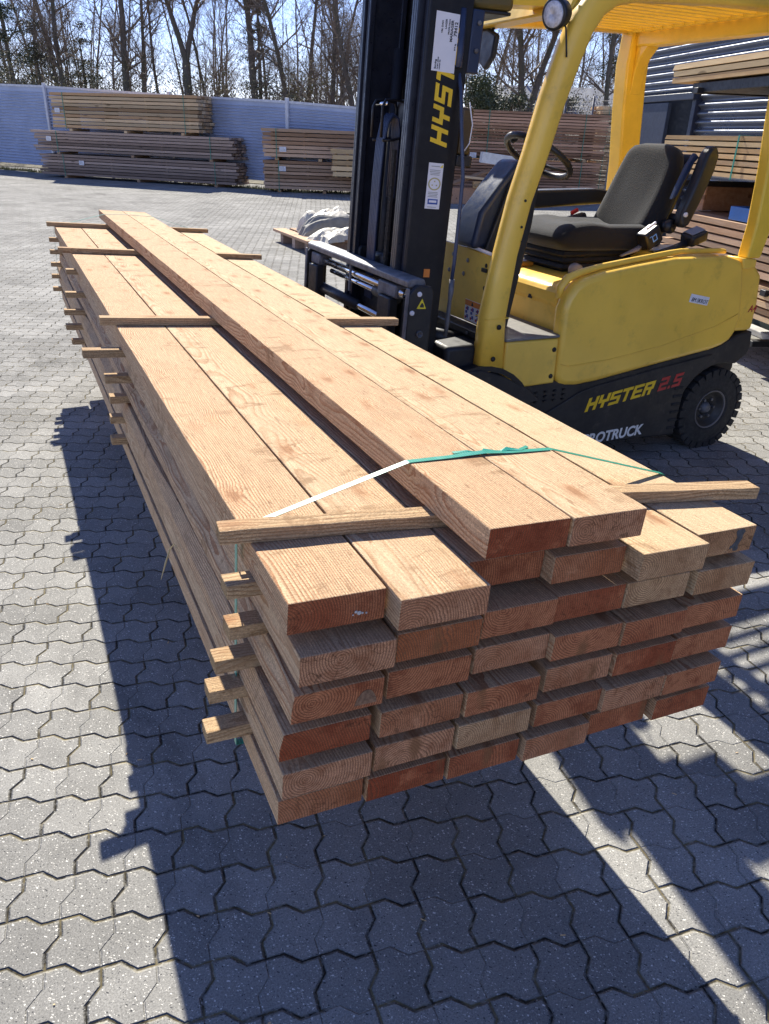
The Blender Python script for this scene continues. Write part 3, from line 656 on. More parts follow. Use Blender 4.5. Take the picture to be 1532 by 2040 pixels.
# ================================================================ background packs
def lines(me_w, L, h, seed):
    mb = MB(); return plank_mesh(me_w, L, h, seed, 0)
def small_plank(w, L, h, seed):
    me = bmesh.new(); rr = random.Random(seed)
    mb = [me.verts.new((x, y+rr.uniform(-.02, .02), z+rr.uniform(-.002, .002))) for y in (0, L*0.5, L) for (x, z) in ((0, 0), (w, 0), (w, h), (0, h))]
    for a in (0, 4):
        for i in range(4): me.faces.new((mb[a+i], mb[a+(i+1) % 4], mb[a+4+(i+1) % 4], mb[a+4+i]))
    me.faces.new(mb[:4]); me.faces.new(mb[8:12][::-1]); bmesh.ops.recalc_face_normals(me, faces=me.faces)
    k = bpy.data.meshes.new('board'); me.to_mesh(k); me.free(); return k
def pack(p0, p1, z0, h, rows, cols, depth, mat, label, group, seed=1, gap=0.22, rag=0.06, straps=(0.12, 0.88), tagpos=None, skids=3, side=1, stacked=False, splitat=None):
    """timber pack: front face runs p0->p1 (left to right from the camera), depth goes away from the viewer"""
    p0 = Vector((*p0, z0)); p1 = Vector((*p1, z0)); d = p1-p0; L = d.length
    ang = math.atan2(d.y, d.x)
    root = thing('timber_pack', label, 'timber pack', tuple(p0), (0, 0, ang), group)
    rr = random.Random(seed); sk = 0.07 if skids else 0
    pitch = (h-sk)/rows; bh = pitch*(1-gap); bw = depth/cols
    metas = [small_plank(bw*0.94, L*0.985, bh, seed*7+i) for i in range(4)]
    for k in metas: k.materials.append(M[mat])
    for r in range(rows):
        sh = rr.uniform(-rag, rag)
        for c in range(cols):
            o = bpy.data.objects.new('board', metas[rr.randrange(4)]); COL.objects.link(o); o.parent = root
            # mesh length axis y -> local x
            o.rotation_euler = (0, 0, -math.pi/2); o.location = (sh*0.4+rr.uniform(-rag, rag)*0.5, (c+1)*bw-0.02*bw+rr.uniform(-.004, .004)-bw*0.02, sk+r*pitch+(pitch-bh))
            o.location.y = (c+1)*bw*1.0+rr.uniform(-.006, .006)
    for r in range(rows):
        if r % 2: continue
    for i in range(4):
        x = L*(0.08+0.28*i); mb = MB()
        for r in range(rows):
            if rows > 14 and i in (1, 2) and r % 2: continue
            mb.bx(x-0.03, x+0.03, 0.09, depth-0.09, sk+r*pitch+0.001, sk+r*pitch+(pitch-bh)-0.001)
        mb.build('spacer_column', mat, root, local=True)
    if skids:
        for i in range(skids):
            x = L*(0.12+0.76*i/(skids-1)); mb = MB(); mb.bx(x-0.05, x+0.05, -0.0, depth, 0.002, sk-0.002); mb.build('skid', 'far_gold' if mat != 'far_grey' else 'far_pink', root, local=True)
    for s in straps:
        mb = MB(); x = L*s; e = 0.009
        mb.bx(x-.009, x+.009, -e, -e+.003, sk*0.5, h+.004); mb.bx(x-.009, x+.009, -e+.0031, depth+e, h+.004, h+.007); mb.bx(x-.009, x+.009, depth+e, depth+e+.003, 0.01, h+.007)
        mb.build('strap', 'strap', root, local=True)
    if tagpos:
        for tx, tz in tagpos:
            mb = MB(); mb.bx(tx-.09, tx+.09, -.014, -.011, tz-.06, tz+.06); t_ = mb.build('tag', 'white_paper', root, local=True)
            m2 = MB()
            for q in range(3): m2.bx(tx-.07, tx+.04+.02*q, -.0155, -.0145, tz+.03-q*.03-.005, tz+.03-q*.03+.005)
            m2.build('print', 'seal_grey', t_, local=True)
    return root
G1 = 'timber packs along the fence'
d1 = Vector((0.717, -0.696))
A0 = Vector((1.17, 27.89))
A = lambda s: tuple(A0+d1*s)
pack(A(0.10), A(7.05), 0.0, 0.66, 7, 4, 0.82, 'far_grey', 'long weathered grey timber pack on the ground at the foot of the fence', G1, 1, tagpos=[(1.5, 0.45)], rag=0.14)
pack(A(-0.05), A(6.95), 0.665, 0.64, 7, 4, 0.84, 'far_grey', 'weathered timber pack in the middle, under the golden pack and on a grey one', G1, 2, tagpos=[(0.55, 0.42)], rag=0.16)
pack(A(0.75), A(5.85), 1.31, 1.02, 10, 4, 0.80, 'far_gold', 'golden yellow timber pack lying on top of two grey ones by the fence', G1, 3, tagpos=[(0.22, 0.55)], rag=0.05, straps=(0.09, 0.9))
B0 = Vector((6.61, 21.94)); d2 = Vector((0.913, -0.408))
Bf = lambda s: tuple(B0+d2*s)
pack(Bf(0), Bf(3.3), 0.0, 0.80, 8, 4, 0.8, 'far_pink', 'lower pinkish timber pack by the fence, left of the forklift mast', G1, 4, tagpos=[(0.5, 0.6)])
pack(Bf(-0.03), Bf(3.1), 0.805, 0.78, 7, 4, 0.8, 'far_pink', 'upper pinkish timber pack by the fence, left of the forklift mast', G1, 5, tagpos=[(0.55, 0.28)])
pack(Bf(1.9), Bf(3.0), 0.02, 0.68, 5, 3, 0.5, 'far_pale', 'short bright yellow boards peeking out from behind the forklift mast', G1, 6, skids=0, straps=())
bpy.data.objects['timber_pack.005'].location += Vector((-0.35, -0.8, 0.45))
G2 = 'timber packs behind the forklift'
pack((9.95, 19.25), (15.12, 18.12), 0.0, 1.02, 13, 5, 1.0, 'far_brown', 'wide reddish brown timber pack on the ground behind the steering wheel', G2, 7, gap=0.26, rag=0.05)
pack((9.95, 19.25), (15.18, 18.10), 1.03, 1.16, 15, 5, 1.0, 'far_brown', 'wide reddish brown timber pack on top of another behind the steering wheel', G2, 8, gap=0.26, rag=0.06, straps=(0.35, 0.86), tagpos=[(1.5, 0.1)])
pack((15.75, 19.2), (17.3, 18.8), 0.0, 2.45, 22, 3, 0.8, 'far_pale', 'tall pale timber pack seen as a narrow strip beside the far yellow post', G2, 9, rag=0.05, skids=2)
# racks in front of the warehouse
RP = Vector((5.38, 5.21)); RDv = Vector((0.2924, 0.9563))
def rk(s): return tuple(RP+RDv*s)
G3 = 'timber packs on the rack by the warehouse'
pack(rk(0.80), rk(-3.2), 2.035, 0.15, 3, 4, 0.75, 'far_pale', 'thin stack of planks on the top rack arm against the corrugated wall', G3, 10, gap=0.2, skids=0, straps=(), rag=0.03)
pack(rk(0.72), rk(-3.4), 1.32, 0.31, 7, 4, 0.8, 'far_pale', 'pale timber pack with dark gaps on the middle rack behind the seat', G3, 11, gap=0.26, skids=0, straps=(0.3,), rag=0.03)
pack(rk(0.42), rk(-3.4), 0.66, 0.36, 6, 4, 0.85, 'far_pink', 'loose pinkish planks on the lower rack below the blue tray', G3, 12, gap=0.25, skids=0, straps=(), rag=0.07)
pack(rk(0.10), rk(-3.4), 0.30, 0.33, 5, 4, 0.8, 'far_gold', 'lowest timber pack on the rack, right of the rear yellow post', G3, 13, gap=0.3, skids=2, straps=(), rag=0.05)
rack = thing('cantilever_rack', 'dark steel cantilever rack carrying the timber packs by the warehouse', 'rack', (*rk(-1.0), 0))
def rkp(s, o_, z): q = RP+RDv*s+Vector((0.9563, -0.2924))*o_; return (q.x, q.y, z)
for s in (0.28, -1.3, -2.9):
    m2 = MB(); pts = [rkp(s+a, b, z) for z in (0.0, 2.5) for b in (0.95, 1.07) for a in (-.05, .05)]
    m2.add(pts, [(0, 2, 3, 1), (4, 5, 7, 6), (0, 1, 5, 4), (2, 6, 7, 3), (0, 4, 6, 2), (1, 3, 7, 5)]); m2.build('upright', 'black_metal', rack, bevel=0.004)
    for z in (1.99, 1.275, 0.615, 0.24):
        m2 = MB(); pts = [rkp(s+a, b, zz+(0.0 if b > .5 else 0.0)) for zz in (z-.045, z) for b in (-.02, .95) for a in (-.035, .035)]
        m2.add(pts, [(0, 2, 3, 1), (4, 5, 7, 6), (0, 1, 5, 4), (2, 6, 7, 3), (0, 4, 6, 2), (1, 3, 7, 5)]); m2.build('arm', 'black_metal', rack, bevel=0.004)
# wide shelf support under the top pack (dark, tapering)
m2 = MB(); pts = [rkp(s, b, z) for z in (1.955, 2.03) for b in (0.03, .9) for s in (0.44, -3.2)]
m2.add(pts, [(0, 2, 3, 1), (4, 5, 7, 6), (0, 1, 5, 4), (2, 6, 7, 3), (0, 4, 6, 2), (1, 3, 7, 5)]); m2.build('shelf_beam', 'black_metal', rack, bevel=0.006)
# paper tags on packs
# crates and the tray on the lower rack
def rbox(s0, s1, o0, o1, z0, z1, name, mat, label, cat):
    root = thing(name, label, cat, rkp((s0+s1)/2, (o0+o1)/2, z0))
    t = 0.016
    for nm, a0, a1, b0, b1 in (('side_panel', s0, s1, o0, o0+t), ('side_panel', s0, s1, o1-t, o1), ('end_panel', s0, s0+t, o0+t, o1-t), ('end_panel', s1-t, s1, o0+t, o1-t)):
        m2 = MB(); pts = [rkp(s, b, z) for z in (z0, z1) for b in (b0, b1) for s in (a0, a1)]
        m2.add(pts, [(0, 2, 3, 1), (4, 5, 7, 6), (0, 1, 5, 4), (2, 6, 7, 3), (0, 4, 6, 2), (1, 3, 7, 5)]); m2.build(nm, mat, root, bevel=0.003)
    m2 = MB(); pts = [rkp(s, b, z) for z in (z0+.001, z0+t) for b in (o0+t, o1-t) for s in (s0+t, s1-t)]
    m2.add(pts, [(0, 2, 3, 1), (4, 5, 7, 6), (0, 1, 5, 4), (2, 6, 7, 3), (0, 4, 6, 2), (1, 3, 7, 5)]); m2.build('bottom', mat, root)
    return root
rbox(-0.98, -0.52, 0.05, 0.5, 1.03, 1.13, 'plastic_tray', 'blue_plastic', 'bright blue plastic tray lying on the rack planks', 'tray')
rbox(0.26, 0.60, 0.25, 0.75, 1.03, 1.23, 'wooden_crate', 'far_brown', 'brown wooden crate standing on the rack planks behind the armrest', 'crate')
rbox(-1.15, -0.90, 0.30, 0.6, 1.035, 1.24, 'cardboard_box', 'concrete', 'grey box on the rack behind the blue tray', 'box')
# ================================================================ scrap wood, pallet and tarp
G4 = 'scrap timber in front of the brown packs'
def plank_between(p, q, w, h, name, mat, label, cat, group, wr=0.0):
    p, q = Vector(p), Vector(q); d = (q-p); L = d.length
    mb = MB(); mb.bx(0, L, -w/2, w/2, 0, h)
    o = mb.build(name, mat, None, bevel=0.004, local=True)
    o.location = p; o.rotation_euler = (wr, -math.asin(d.z/L), math.atan2(d.y, d.x)); return tag(o, label, cat, group)
s0 = Vector((10.9, 18.3, 0)); sx = Vector((0.978, -0.207, 0))
def sp(a, b, z): q = s0+sx*a+Vector((0.207, 0.978, 0))*b; return (q.x, q.y, z)
plank_between(sp(-0.9, -0.1, 0.0), sp(2.2, -0.1, 0.0), 0.25, 0.38, 'timber_beam', 'far_brown', 'heavy red brown beam on the ground under the scrap boards', 'beam', G4)
plank_between(sp(0.3, -0.1, 0.98), sp(1.45, -0.15, 0.86), 0.22, 0.25, 'white_beam', 'white_paint', 'short white painted beam with peeling paint on the scrap heap', 'beam', G4)
plank_between(sp(0.1, -0.3, 0.42), sp(1.9, -0.4, 0.95), 0.2, 0.05, 'scrap_board', 'far_pale', 'pale board leaning up under the white beam', 'board', G4)
plank_between(sp(-0.2, -0.2, 0.62), sp(1.3, -0.3, 0.52), 0.22, 0.05, 'scrap_board', 'far_gold', 'golden scrap board lying left on the heap', 'board', G4)
plank_between(sp(0.4, -0.45, 0.40), sp(1.6, -0.35, 0.62), 0.2, 0.06, 'scrap_board', 'far_pink', 'pinkish scrap board at the front of the heap', 'board', G4)
plank_between(sp(-0.5, 0.0, 0.40), sp(0.6, -0.1, 0.78), 0.16, 0.05, 'scrap_board', 'far_pink', 'short board sloping behind the mast hose', 'board', G4, 0.3)
for a, b, z, lb in ((0.45, -0.3, 0.385, 'pale end block left of centre in the heap'), (1.0, -0.35, 0.39, 'end block in the middle of the heap'), (1.5, -0.3, 0.385, 'end block at the right of the heap'), (0.1, -0.25, 0.385, 'end block at the left of the heap')):
    plank_between(sp(a, b, z), sp(a+0.24, b-0.05, z), 0.2, 0.16, 'wood_block', 'far_pale', lb, 'block', G4)
# tarp over a low wooden trestle
tr = thing('tarp_pallet', 'low wooden pallet carrying the crumpled tarpaulin beyond the fork carriage', 'pallet', (4.25, 11.0, 0))
for i in range(3):
    mb = MB(); mb.bx(3.75, 5.05, 10.5+i*0.55, 10.62+i*0.55, 0, 0.14); mb.build('bearer', 'far_grey', tr, bevel=0.004)
for i in range(5):
    mb = MB(); mb.bx(3.72+i*0.27, 3.92+i*0.27, 10.45, 12.0, 0.142, 0.18); mb.build('deck_board', 'far_pink', tr, bevel=0.003)
def cloth(name, mat, c, sx_, sy_, h, seed, label, rot=0.0, zb=0.18):
    n = 15; mb = MB(); rm = Matrix.Rotation(rot, 3, 'Z')
    for i in range(n+1):
        for j in range(n+1):
            u_, v_ = i/n*2-1, j/n*2-1
            e = (1-abs(u_)**3)*(1-abs(v_)**3)
            z = zb+h*e**0.5*(0.55+0.7*abs(noise.noise(Vector((u_*1.1+seed, v_*1.1, seed)))) )+0.05*abs(noise.noise(Vector((u_*3+v_*2, v_*2, seed))))*(1-max(abs(u_), abs(v_)))
            z += 0.012*abs(noise.noise(Vector((u_*9+v_*4, v_*3, seed*2))))
            q = rm@Vector((u_*sx_*(1+0.12*noise.noise(Vector((v_*3, seed, 0)))), v_*sy_*(1+0.15*noise.noise(Vector((u_*3, seed, 5)))), 0))
            mb.a((c[0]+q.x, c[1]+q.y, max(zb-0.12 if e < 0.2 else zb+.005, z-0.02)))
    for i in range(n):
        for j in range(n): a = i*(n+1)+j; mb.f.append([a, a+1, a+n+2, a+n+1])
    o = mb.build(name, mat, smooth=False, loc=c); md = o.modifiers.new('thick', 'SOLIDIFY'); md.thickness = 0.012
    return tag(o, label, 'tarpaulin')
cloth('tarpaulin', 'tarp', (4.50, 11.60, 0), 0.46, 0.30, 0.48, 3, 'crumpled off white tarpaulin heaped on the pallet behind the forks', 0.3)
cloth('tarpaulin', 'grey_tarp', (4.42, 11.10, 0), 0.56, 0.24, 0.34, 8, 'grey folded cloth in front of the off white tarpaulin', -0.15)
cloth('tarpaulin', 'tarp', (4.25, 10.70, 0), 0.44, 0.24, 0.18, 12, 'flat white end of sheeting at the front of the pallet', 0.5)
mb = MB(); mb.tube([(4.7, 11.7, 0.38), (5.35, 11.6, 0.38)], 0.055, 10); mb.build('pipe_end', 'mast_steel', loc=(4.7, 11.7, 0.38), smooth=True)
tag(bpy.data.objects['pipe_end'], 'short dark pipe sticking out of the tarpaulin heap', 'pipe')

# straw and small chips lying around the stack
mb = MB(); mb.tube([(-.405, .985, .004), (-.385, 1.03, .007), (-.372, 1.075, .004)], [.0008, .0014, .0008], 5)
mb.build('straw_blade', 'straw', loc=(-.385, 1.03, 0)); tag(bpy.data.objects['straw_blade'], 'single pale straw lying in a paving joint at the lower left', 'straw')
mb = MB(); rr = random.Random(77)
for i in range(170):
    x, y = rr.uniform(-1.2, 2.6), rr.uniform(.2, 5.5); a = rr.uniform(0, 6.28); l, w = rr.uniform(.003, .014), rr.uniform(.001, .003)
    mb.box((x, y, .0022), (l, w, .0016), rot=Matrix.Rotation(a, 3, 'Z'))
mb.build('wood_chips', 'far_pale', kind='stuff')
# ================================================================ forklift
YN, YF, YC = 2.86, 4.00, 3.43
FK = thing('forklift_truck', 'yellow and black electric forklift carrying the near plank stack', 'forklift', (2.6, YC, 0))
def P(name, mb, mat, parent=FK, **k): return mb.build(name, mat, parent, **k)
def arc(cx, cz, r, a0, a1, n): return [(cx+r*math.cos(R_(a0+(a1-a0)*i/n)), cz+r*math.sin(R_(a0+(a1-a0)*i/n))) for i in range(n+1)]
# chassis: lower black body with the wheel arch
out = [(1.66, .20), (2.62, .128), (3.165, .105)]+arc(3.415, .225, .262, 205, 95, 10)+[(3.45, .487), (3.53, .478), (3.60, .525), (3.615, .56), (3.60, .655), (3.50, .64), (3.36, .585), (2.95, .53), (2.56, .478), (2.43, .470), (2.34, .49), (2.29, .50), (2.10, .49), (1.99, .555), (1.862, .60), (1.74, .60), (1.62, .50)]
P('chassis', MB().xz(out, YN+.012, YF-.012), 'chassis', bevel=.012)
P('side_plate', MB().xz([(2.15, .15), (3.155, .118), (3.17, .36), (3.25, .455), (3.33, .55), (2.95, .505), (2.56, .452), (2.46, .43), (2.18, .30)], YN+.002, YN+.0115), 'chassis', bevel=.004)
mb = MB()
for i in range(5):
    for j in range(3): mb.bx(2.13+i*.055, 2.145+i*.055, YN-.000, YN+.0116, .40+j*.024-i*.0, .408+j*.024)
P('vent_slots', mb, 'plastic')
# ribs beside the rear wheel
for i in range(6): P('mud_rib', MB().bx(3.10, 3.16, YN-.004, YN+.004, .15+i*.045, .165+i*.045), 'rubber', bevel=.003)
# counterweight
P('counterweight', MB().xz([(3.38, .66), (3.39, 1.005), (3.505, 1.01), (3.575, .95), (3.60, .80), (3.60, .66), (3.55, .655)], YN+.02, YF-.02), 'yellow', bevel=.02, seg=3)
P('counterweight_base', MB().xz([(3.38, .30), (3.44, .49), (3.53, .482), (3.602, .53), (3.61, .64), (3.66, .62), (3.68, .40), (3.60, .28)], YN+.14, YF-.14), 'chassis', bevel=.02)
P('rear_weight', MB().xz([(3.58, .64), (3.58, .93), (3.64, .90), (3.68, .78), (3.68, .62)], YN+.10, YF-.10), 'yellow', bevel=.02)
# side panels (yellow), with soft shoulder
pan = [(2.292, .515), (2.318, .484), (2.36, .470), (2.43, .464), (2.56, .474), (2.95, .527), (3.30, .572), (3.38, .590), (3.43, .615), (3.462, .66), (3.474, .745), (3.44, .90), (3.408, 1.0), (3.385, 1.034), (3.30, 1.055), (2.93, 1.058), (2.70, 1.032), (2.512, 1.008), (2.40, .982), (2.345, .955), (2.305, .905), (2.286, .84), (2.290, .70)]
for y0, y1 in ((YN, YN+.085), (YF-.085, YF)):
    sp_ = P('side_panel', MB().xz(pan, y0, y1), 'yellow', bevel=.028, seg=4)
    if y0 == YN: SIDE = sp_
mb = MB()   # pressed crease along the bottom of the side panel
mb.tube([(2.312, YN-.001, .585), (2.36, YN-.001, .572), (2.60, YN-.001, .583), (2.95, YN-.001, .628), (3.30, YN-.001, .705), (3.44, YN-.001, .76)], .0028, 6)
P('crease', mb, 'yellow', parent=SIDE, smooth=True)
# battery hood with a lip along its edge
def hood_z(x): return 0.965+(x-2.33)*0.11 if x < 3.2 else 1.06
mb = MB()
prof = [(2.30, .86), (2.30, .905), (2.315, .928), (2.35, .940), (2.45, .943), (2.70, .946), (2.97, .950), (3.03, 1.045), (3.30, 1.052), (3.36, 1.04), (3.36, .80), (2.34, .80)]
P('battery_hood', MB().xz(prof, YN+.088, YF-.088), 'yellow', bevel=.012, seg=3)
mb = MB()
mb.tube([(2.300, YN+.072, .888), (2.302, YN+.070, .935), (2.335, YN+.068, .978), (2.40, YN+.066, 1.000), (2.512, YN+.066, 1.022), (2.70, YN+.066, 1.046), (2.93, YN+.066, 1.073), (3.02, YN+.080, 1.078), (3.30, YN+.085, 1.073), (3.34, YN+.09, 1.068)], [.015, .020, .021, .018, .016, .015, .015, .014, .013, .011], 8)
P('hood_lip', mb, 'yellow', smooth=True)
P('hood_lip', MB().tube([(2.300, YF-.07, .888), (2.335, YF-.07, .978), (2.512, YF-.07, 1.022), (2.93, YF-.07, 1.073), (3.34, YF-.09, 1.068)], [.015, .02, .016, .015, .011], 8), 'yellow', smooth=True)
P('hood_recess', MB().bx(3.04, 3.30, YN+.20, YN+.42, 1.050, 1.062), 'white_paint', bevel=.004)
# hood front face
P('hood_front', MB().xz([(2.315, .70), (2.315, .86), (2.36, .86), (2.36, .70)], YN+.088, YF-.088), 'yellow_worn', bevel=.01)
P('hood_latch', MB().tube([(2.306, 3.16, .862), (2.300, 3.16, .845)], .012, 10), 'plastic')
# step and lower front panel
P('step_panel', MB().xz([(1.985, .56), (2.10, .488), (2.290, .492), (2.284, .712), (1.985, .715)], YN+.004, YN+.10), 'yellow_worn', bevel=.01)
P('step_tread', MB().xy([(1.985, YN+.004), (2.286, YN+.004), (2.312, YN+.09), (2.312, YF-.1), (1.95, YF-.1), (1.95, YN+.10)], .716, .728), 'tread', bevel=.003)
P('floor_plate', MB().bx(1.90, 2.32, YN+.11, YF-.11, .60, .712), 'chassis', bevel=.004)
for x, z in ((2.262, .66), (2.262, .53), (1.93, .79), (1.915, .645)):
    P('bolt', MB().lathe((x, YN-.004 if x < 2 else YN+.004, z), (0, -1, 0), [(.0001, .006), (.010, .005), (.012, 0), (.0001, 0)], 14), 'plastic', smooth=True)
# overhead guard -----------------------------------------------------------
def post(y, sgn):
    path = [(1.92, y, .585), (1.918, y, .83), (1.955, y, 1.10), (2.00, y, 1.32), (2.055, y, 1.50), (2.108, y, 1.70), (2.165, y, 1.87), (2.205, y, 1.97), (2.26, y, 2.045), (2.34, y, 2.092), (2.46, y, 2.110), (2.9, y, 2.130), (3.36, y, 2.140)]
    m = MB(); path = [Vector(p) for p in path]; n = len(path)
    wx = [.074, .060, .049, .049, .052, .054, .055, .056, .055, .052, .045, .040, .038]; wy = [.045]*n
    for i, p in enumerate(path):
        d = (path[min(i+1, n-1)]-path[max(i-1, 0)]).normalized(); nn = Vector((-d.z, 0, d.x)).normalized()
        for t in range(16):
            a = 2*math.pi*t/16; ca, sa = math.cos(a), math.sin(a)
            ex = math.copysign(abs(ca)**.55, ca)*wx[i]; ey = math.copysign(abs(sa)**.55, sa)*wy[i]
            m.a(p+nn*ex+Vector((0, ey+.045*sgn, 0)))
    for i in range(n-1):
        for t in range(16): m.f.append([i*16+t, i*16+(t+1) % 16, (i+1)*16+(t+1) % 16, (i+1)*16+t])
    m.f.append(list(range(16))); m.f.append([(n-1)*16+t for t in range(16)][::-1])
    return P('guard_post', m, 'yellow', smooth=True)
GP = post(YN, 1); post(YF, -1)
mb = MB(); mb.bx(1.862, 1.985, YN-.0015, YN+.10, .826, .8285); P('post_seam', mb, 'orange_under', parent=GP)
for x, z in ((1.99, 1.32), (1.985, 1.215), (1.995, 1.155)):
    P('bolt', MB().lathe((x+.01, YN-.002, z), (0, -1, 0), [(.0001, .004), (.005, .003), (.006, 0), (.0001, 0)], 10), 'plastic', parent=GP)
# rear posts: flat box sections leaning forward
def rear(y0, y1, dx=0.0):
    m = MB(); m.xz([(x+dx*min(1, (z-.9)*5)*1.0, z) for x, z in [(3.385, 1.04), (3.485, 1.04), (3.52, 1.30), (3.505, 1.55), (3.475, 1.86), (3.465, 2.13), (3.33, 2.13), (3.315, 1.95), (3.335, 1.72), (3.370, 1.45), (3.385, 1.20)]], y0, y1)
    return P('rear_post', m, 'orange_under', bevel=.012, seg=3)
rear(YN+.005, YN+.075, .045); rp_ = rear(YF-.11, YF-.005)
P('rear_post_foot', MB().xz([(3.40, .99), (3.49, .99), (3.487, 1.037), (3.384, 1.045)], YN+.0, YN+.115), 'yellow', bevel=.008)
mb = MB()   # gusset at the far corner
mb.yz([(YF-.11, 1.80), (YF-.11, 2.05), (YF-.20, 2.05), (YF-.20, 2.03), (YF-.15, 1.98), (YF-.125, 1.92)], 3.36, 3.44); P('gusset', mb, 'orange_under', bevel=.006)
P('rear_beam', MB().bx(3.35, 3.455, YN+.03, YF-.03, 2.035, 2.155), 'orange_under', bevel=.012)
P('front_beam', MB().xz([(2.17, 2.02), (2.28, 2.02), (2.30, 2.09), (2.20, 2.085)], YN+.08, YF-.08), 'orange_under', bevel=.01)
P('middle_beam', MB().bx(2.34, 2.40, YN+.08, YF-.08, 2.075, 2.125), 'orange_under', bevel=.008)
for i in range(13):
    y = YN+.115+i*.0755
    m = MB(); m.box((2.84, y, 2.128), (1.06, .009, .052), rot=Matrix.Rotation(R_(-24), 3, 'X')); P('guard_slat', m, 'orange_under', bevel=.002)
P('slat_rail', MB().bx(3.30, 3.335, YN+.08, YF-.08, 2.10, 2.12), 'orange_under')
# headlamp hanging from the front post
lm = P('headlamp', MB().lathe((2.075, YN+.04, 1.995), (-.90, -.30, -.14), [(.0001, -.070), (.030, -.068), (.048, -.04), (.056, 0), (.056, .012), (.048, .014), (.0001, .014)], 28), 'plastic', smooth=True)
P('lens', MB().lathe((2.075, YN+.04, 1.995), (-.90, -.30, -.14), [(.0001, .014), (.047, .0145), (.043, .019), (.0001, .021)], 28), 'lens', parent=lm, smooth=True)
P('lamp_bracket', MB().tube([(2.06, YN+.07, 2.045), (2.10, YN+.07, 2.075), (2.19, YN+.07, 2.07)], .012, 8), 'plastic', smooth=True)
P('lamp_cable', MB().tube([(2.10, YN+.035, 1.99), (2.118, YN+.02, 1.95), (2.112, YN-.002, 1.90), (2.12, YN-.004, 1.85)], .004, 6), 'plastic', smooth=True)
# mirror hanging from the far end of the guard
P('mirror', MB().yz([(3.64, 2.02), (3.56, 1.99), (3.58, 1.90), (3.645, 1.845), (3.70, 1.88), (3.72, 1.95), (3.72, 2.02)], 2.22, 2.25), 'cowl', bevel=.012, seg=3)
P('mirror_arm', MB().tube([(2.235, 3.62, 2.0), (2.24, 3.60, 2.04)], .008, 6), 'plastic')
hb = P('lamp_housing', MB().bx(1.80, 2.00, 3.08, 3.30, 2.012, 2.13), 'olive', bevel=.02)
P('housing_base', MB().bx(1.78, 1.99, 3.085, 3.29, 1.998, 2.011), 'black_metal', parent=hb, bevel=.004)
P('red_light', MB().lathe((1.80, 3.12, 2.06), (-1, 0, 0), [(.0001, .012), (.014, .008), (.016, 0), (.0001, 0)], 14), 'red', parent=hb, smooth=True)
P('housing_arm', MB().xz([(1.98, 2.04), (2.22, 2.05), (2.22, 2.075), (1.98, 2.08)], 3.10, 3.22), 'orange_under')
# front cowl plate (yellow) and dashboard cowl
ypl = [(2.945, 1.072), (3.27, 1.088), (3.36, 1.09), (3.72, 1.09), (3.72, .745), (3.42, .745), (3.03, .755), (2.985, .80)]
cp = P('cowl_plate', MB().yz(ypl, 1.948, 1.962), 'yellow_worn', bevel=.003)
for y, z in ((3.34, 1.04), (3.20, 1.03), (3.23, .965), (3.37, .962), ):
    P('rivet', MB().lathe((1.9475, y, z), (-1, 0, 0), [(.0001, .005), (.008, .004), (.011, 0), (.0001, 0)], 14), 'grey_plastic', parent=cp, smooth=True)
for y, z in ((3.035, .93), (3.035, 1.03)): P('hole', MB().lathe((1.9475, y, z), (-1, 0, 0), [(.0001, .0015), (.010, .0012), (.010, 0), (.0001, 0)], 14), 'plastic', parent=cp)
P('latch', MB().bx(1.940, 1.9475, 3.02, 3.065, 1.00, 1.018), 'plastic', parent=cp, bevel=.002)
lb = P('warning_label', MB().bx(1.9455, 1.9475, 3.05, 3.19, .757, .855), 'white_paper', parent=cp)
P('header', MB().bx(1.9440, 1.9454, 3.052, 3.188, .828, .853), 'orange_lbl', parent=lb)
P('header_sign', MB().yz([(3.13, .832), (3.11, .832), (3.12, .850)], 1.9425, 1.9438), 'ink', parent=lb)
for i in range(3):
    m = MB(); y = 3.072+i*.048
    m.bx(1.9440, 1.9454, y-.013, y+.001, .77, .785); m.bx(1.9440, 1.9454, y-.003, y+.013, .790, .803); m.bx(1.9440, 1.9454, y-.014, y-.004, .805, .822); m.bx(1.9440, 1.9454, y+.004, y+.012, .808, .817)
    P('pictogram', m, 'blue_ink', parent=lb)
    m = MB(); m.bx(1.9438, 1.9452, y+.004, y+.014, .765, .777); m.bx(1.9438, 1.9452, y-.002, y+.003, .806, .824); P('pictogram', m, 'logo_red', parent=lb)
P('cowl_sill', MB().box((1.93, 3.22, .725), (.09, .5, .035)), 'black_metal', bevel=.006)
for y in (3.05, 3.36): P('bolt', MB().lathe((1.884, y, .725), (-1, 0, 0), [(.0001, .006), (.008, .005), (.008, 0), (.0001, 0)], 6), 'worn_steel')
# dash cowl wedge
dw = [(1.905, 1.095), (1.935, 1.25), (2.03, 1.37), (2.105, 1.452), (2.125, 1.470), (2.20, 1.462), (2.23, 1.42), (2.20, 1.30), (2.12, 1.095)]
P('dash_cowl', MB().xz(dw, 3.10, 3.285), 'cowl', bevel=.022, seg=4)
P('dash_side', MB().xz([(1.96, 1.095), (2.06, 1.37), (2.12, 1.44), (2.22, 1.43), (2.20, 1.2), (2.12, .72), (2.02, .72)], 3.07, 3.098), 'plastic', bevel=.006)
P('dash_column', MB().xz([(2.0, .72), (1.99, 1.10), (2.18, 1.10), (2.14, .72)], 3.10, 3.285), 'plastic', bevel=.01)
P('cowl_trim', MB().tube([(1.945, 2.99, 1.085), (1.945, 3.25, 1.100)], .008, 8), 'white_paper', smooth=True)
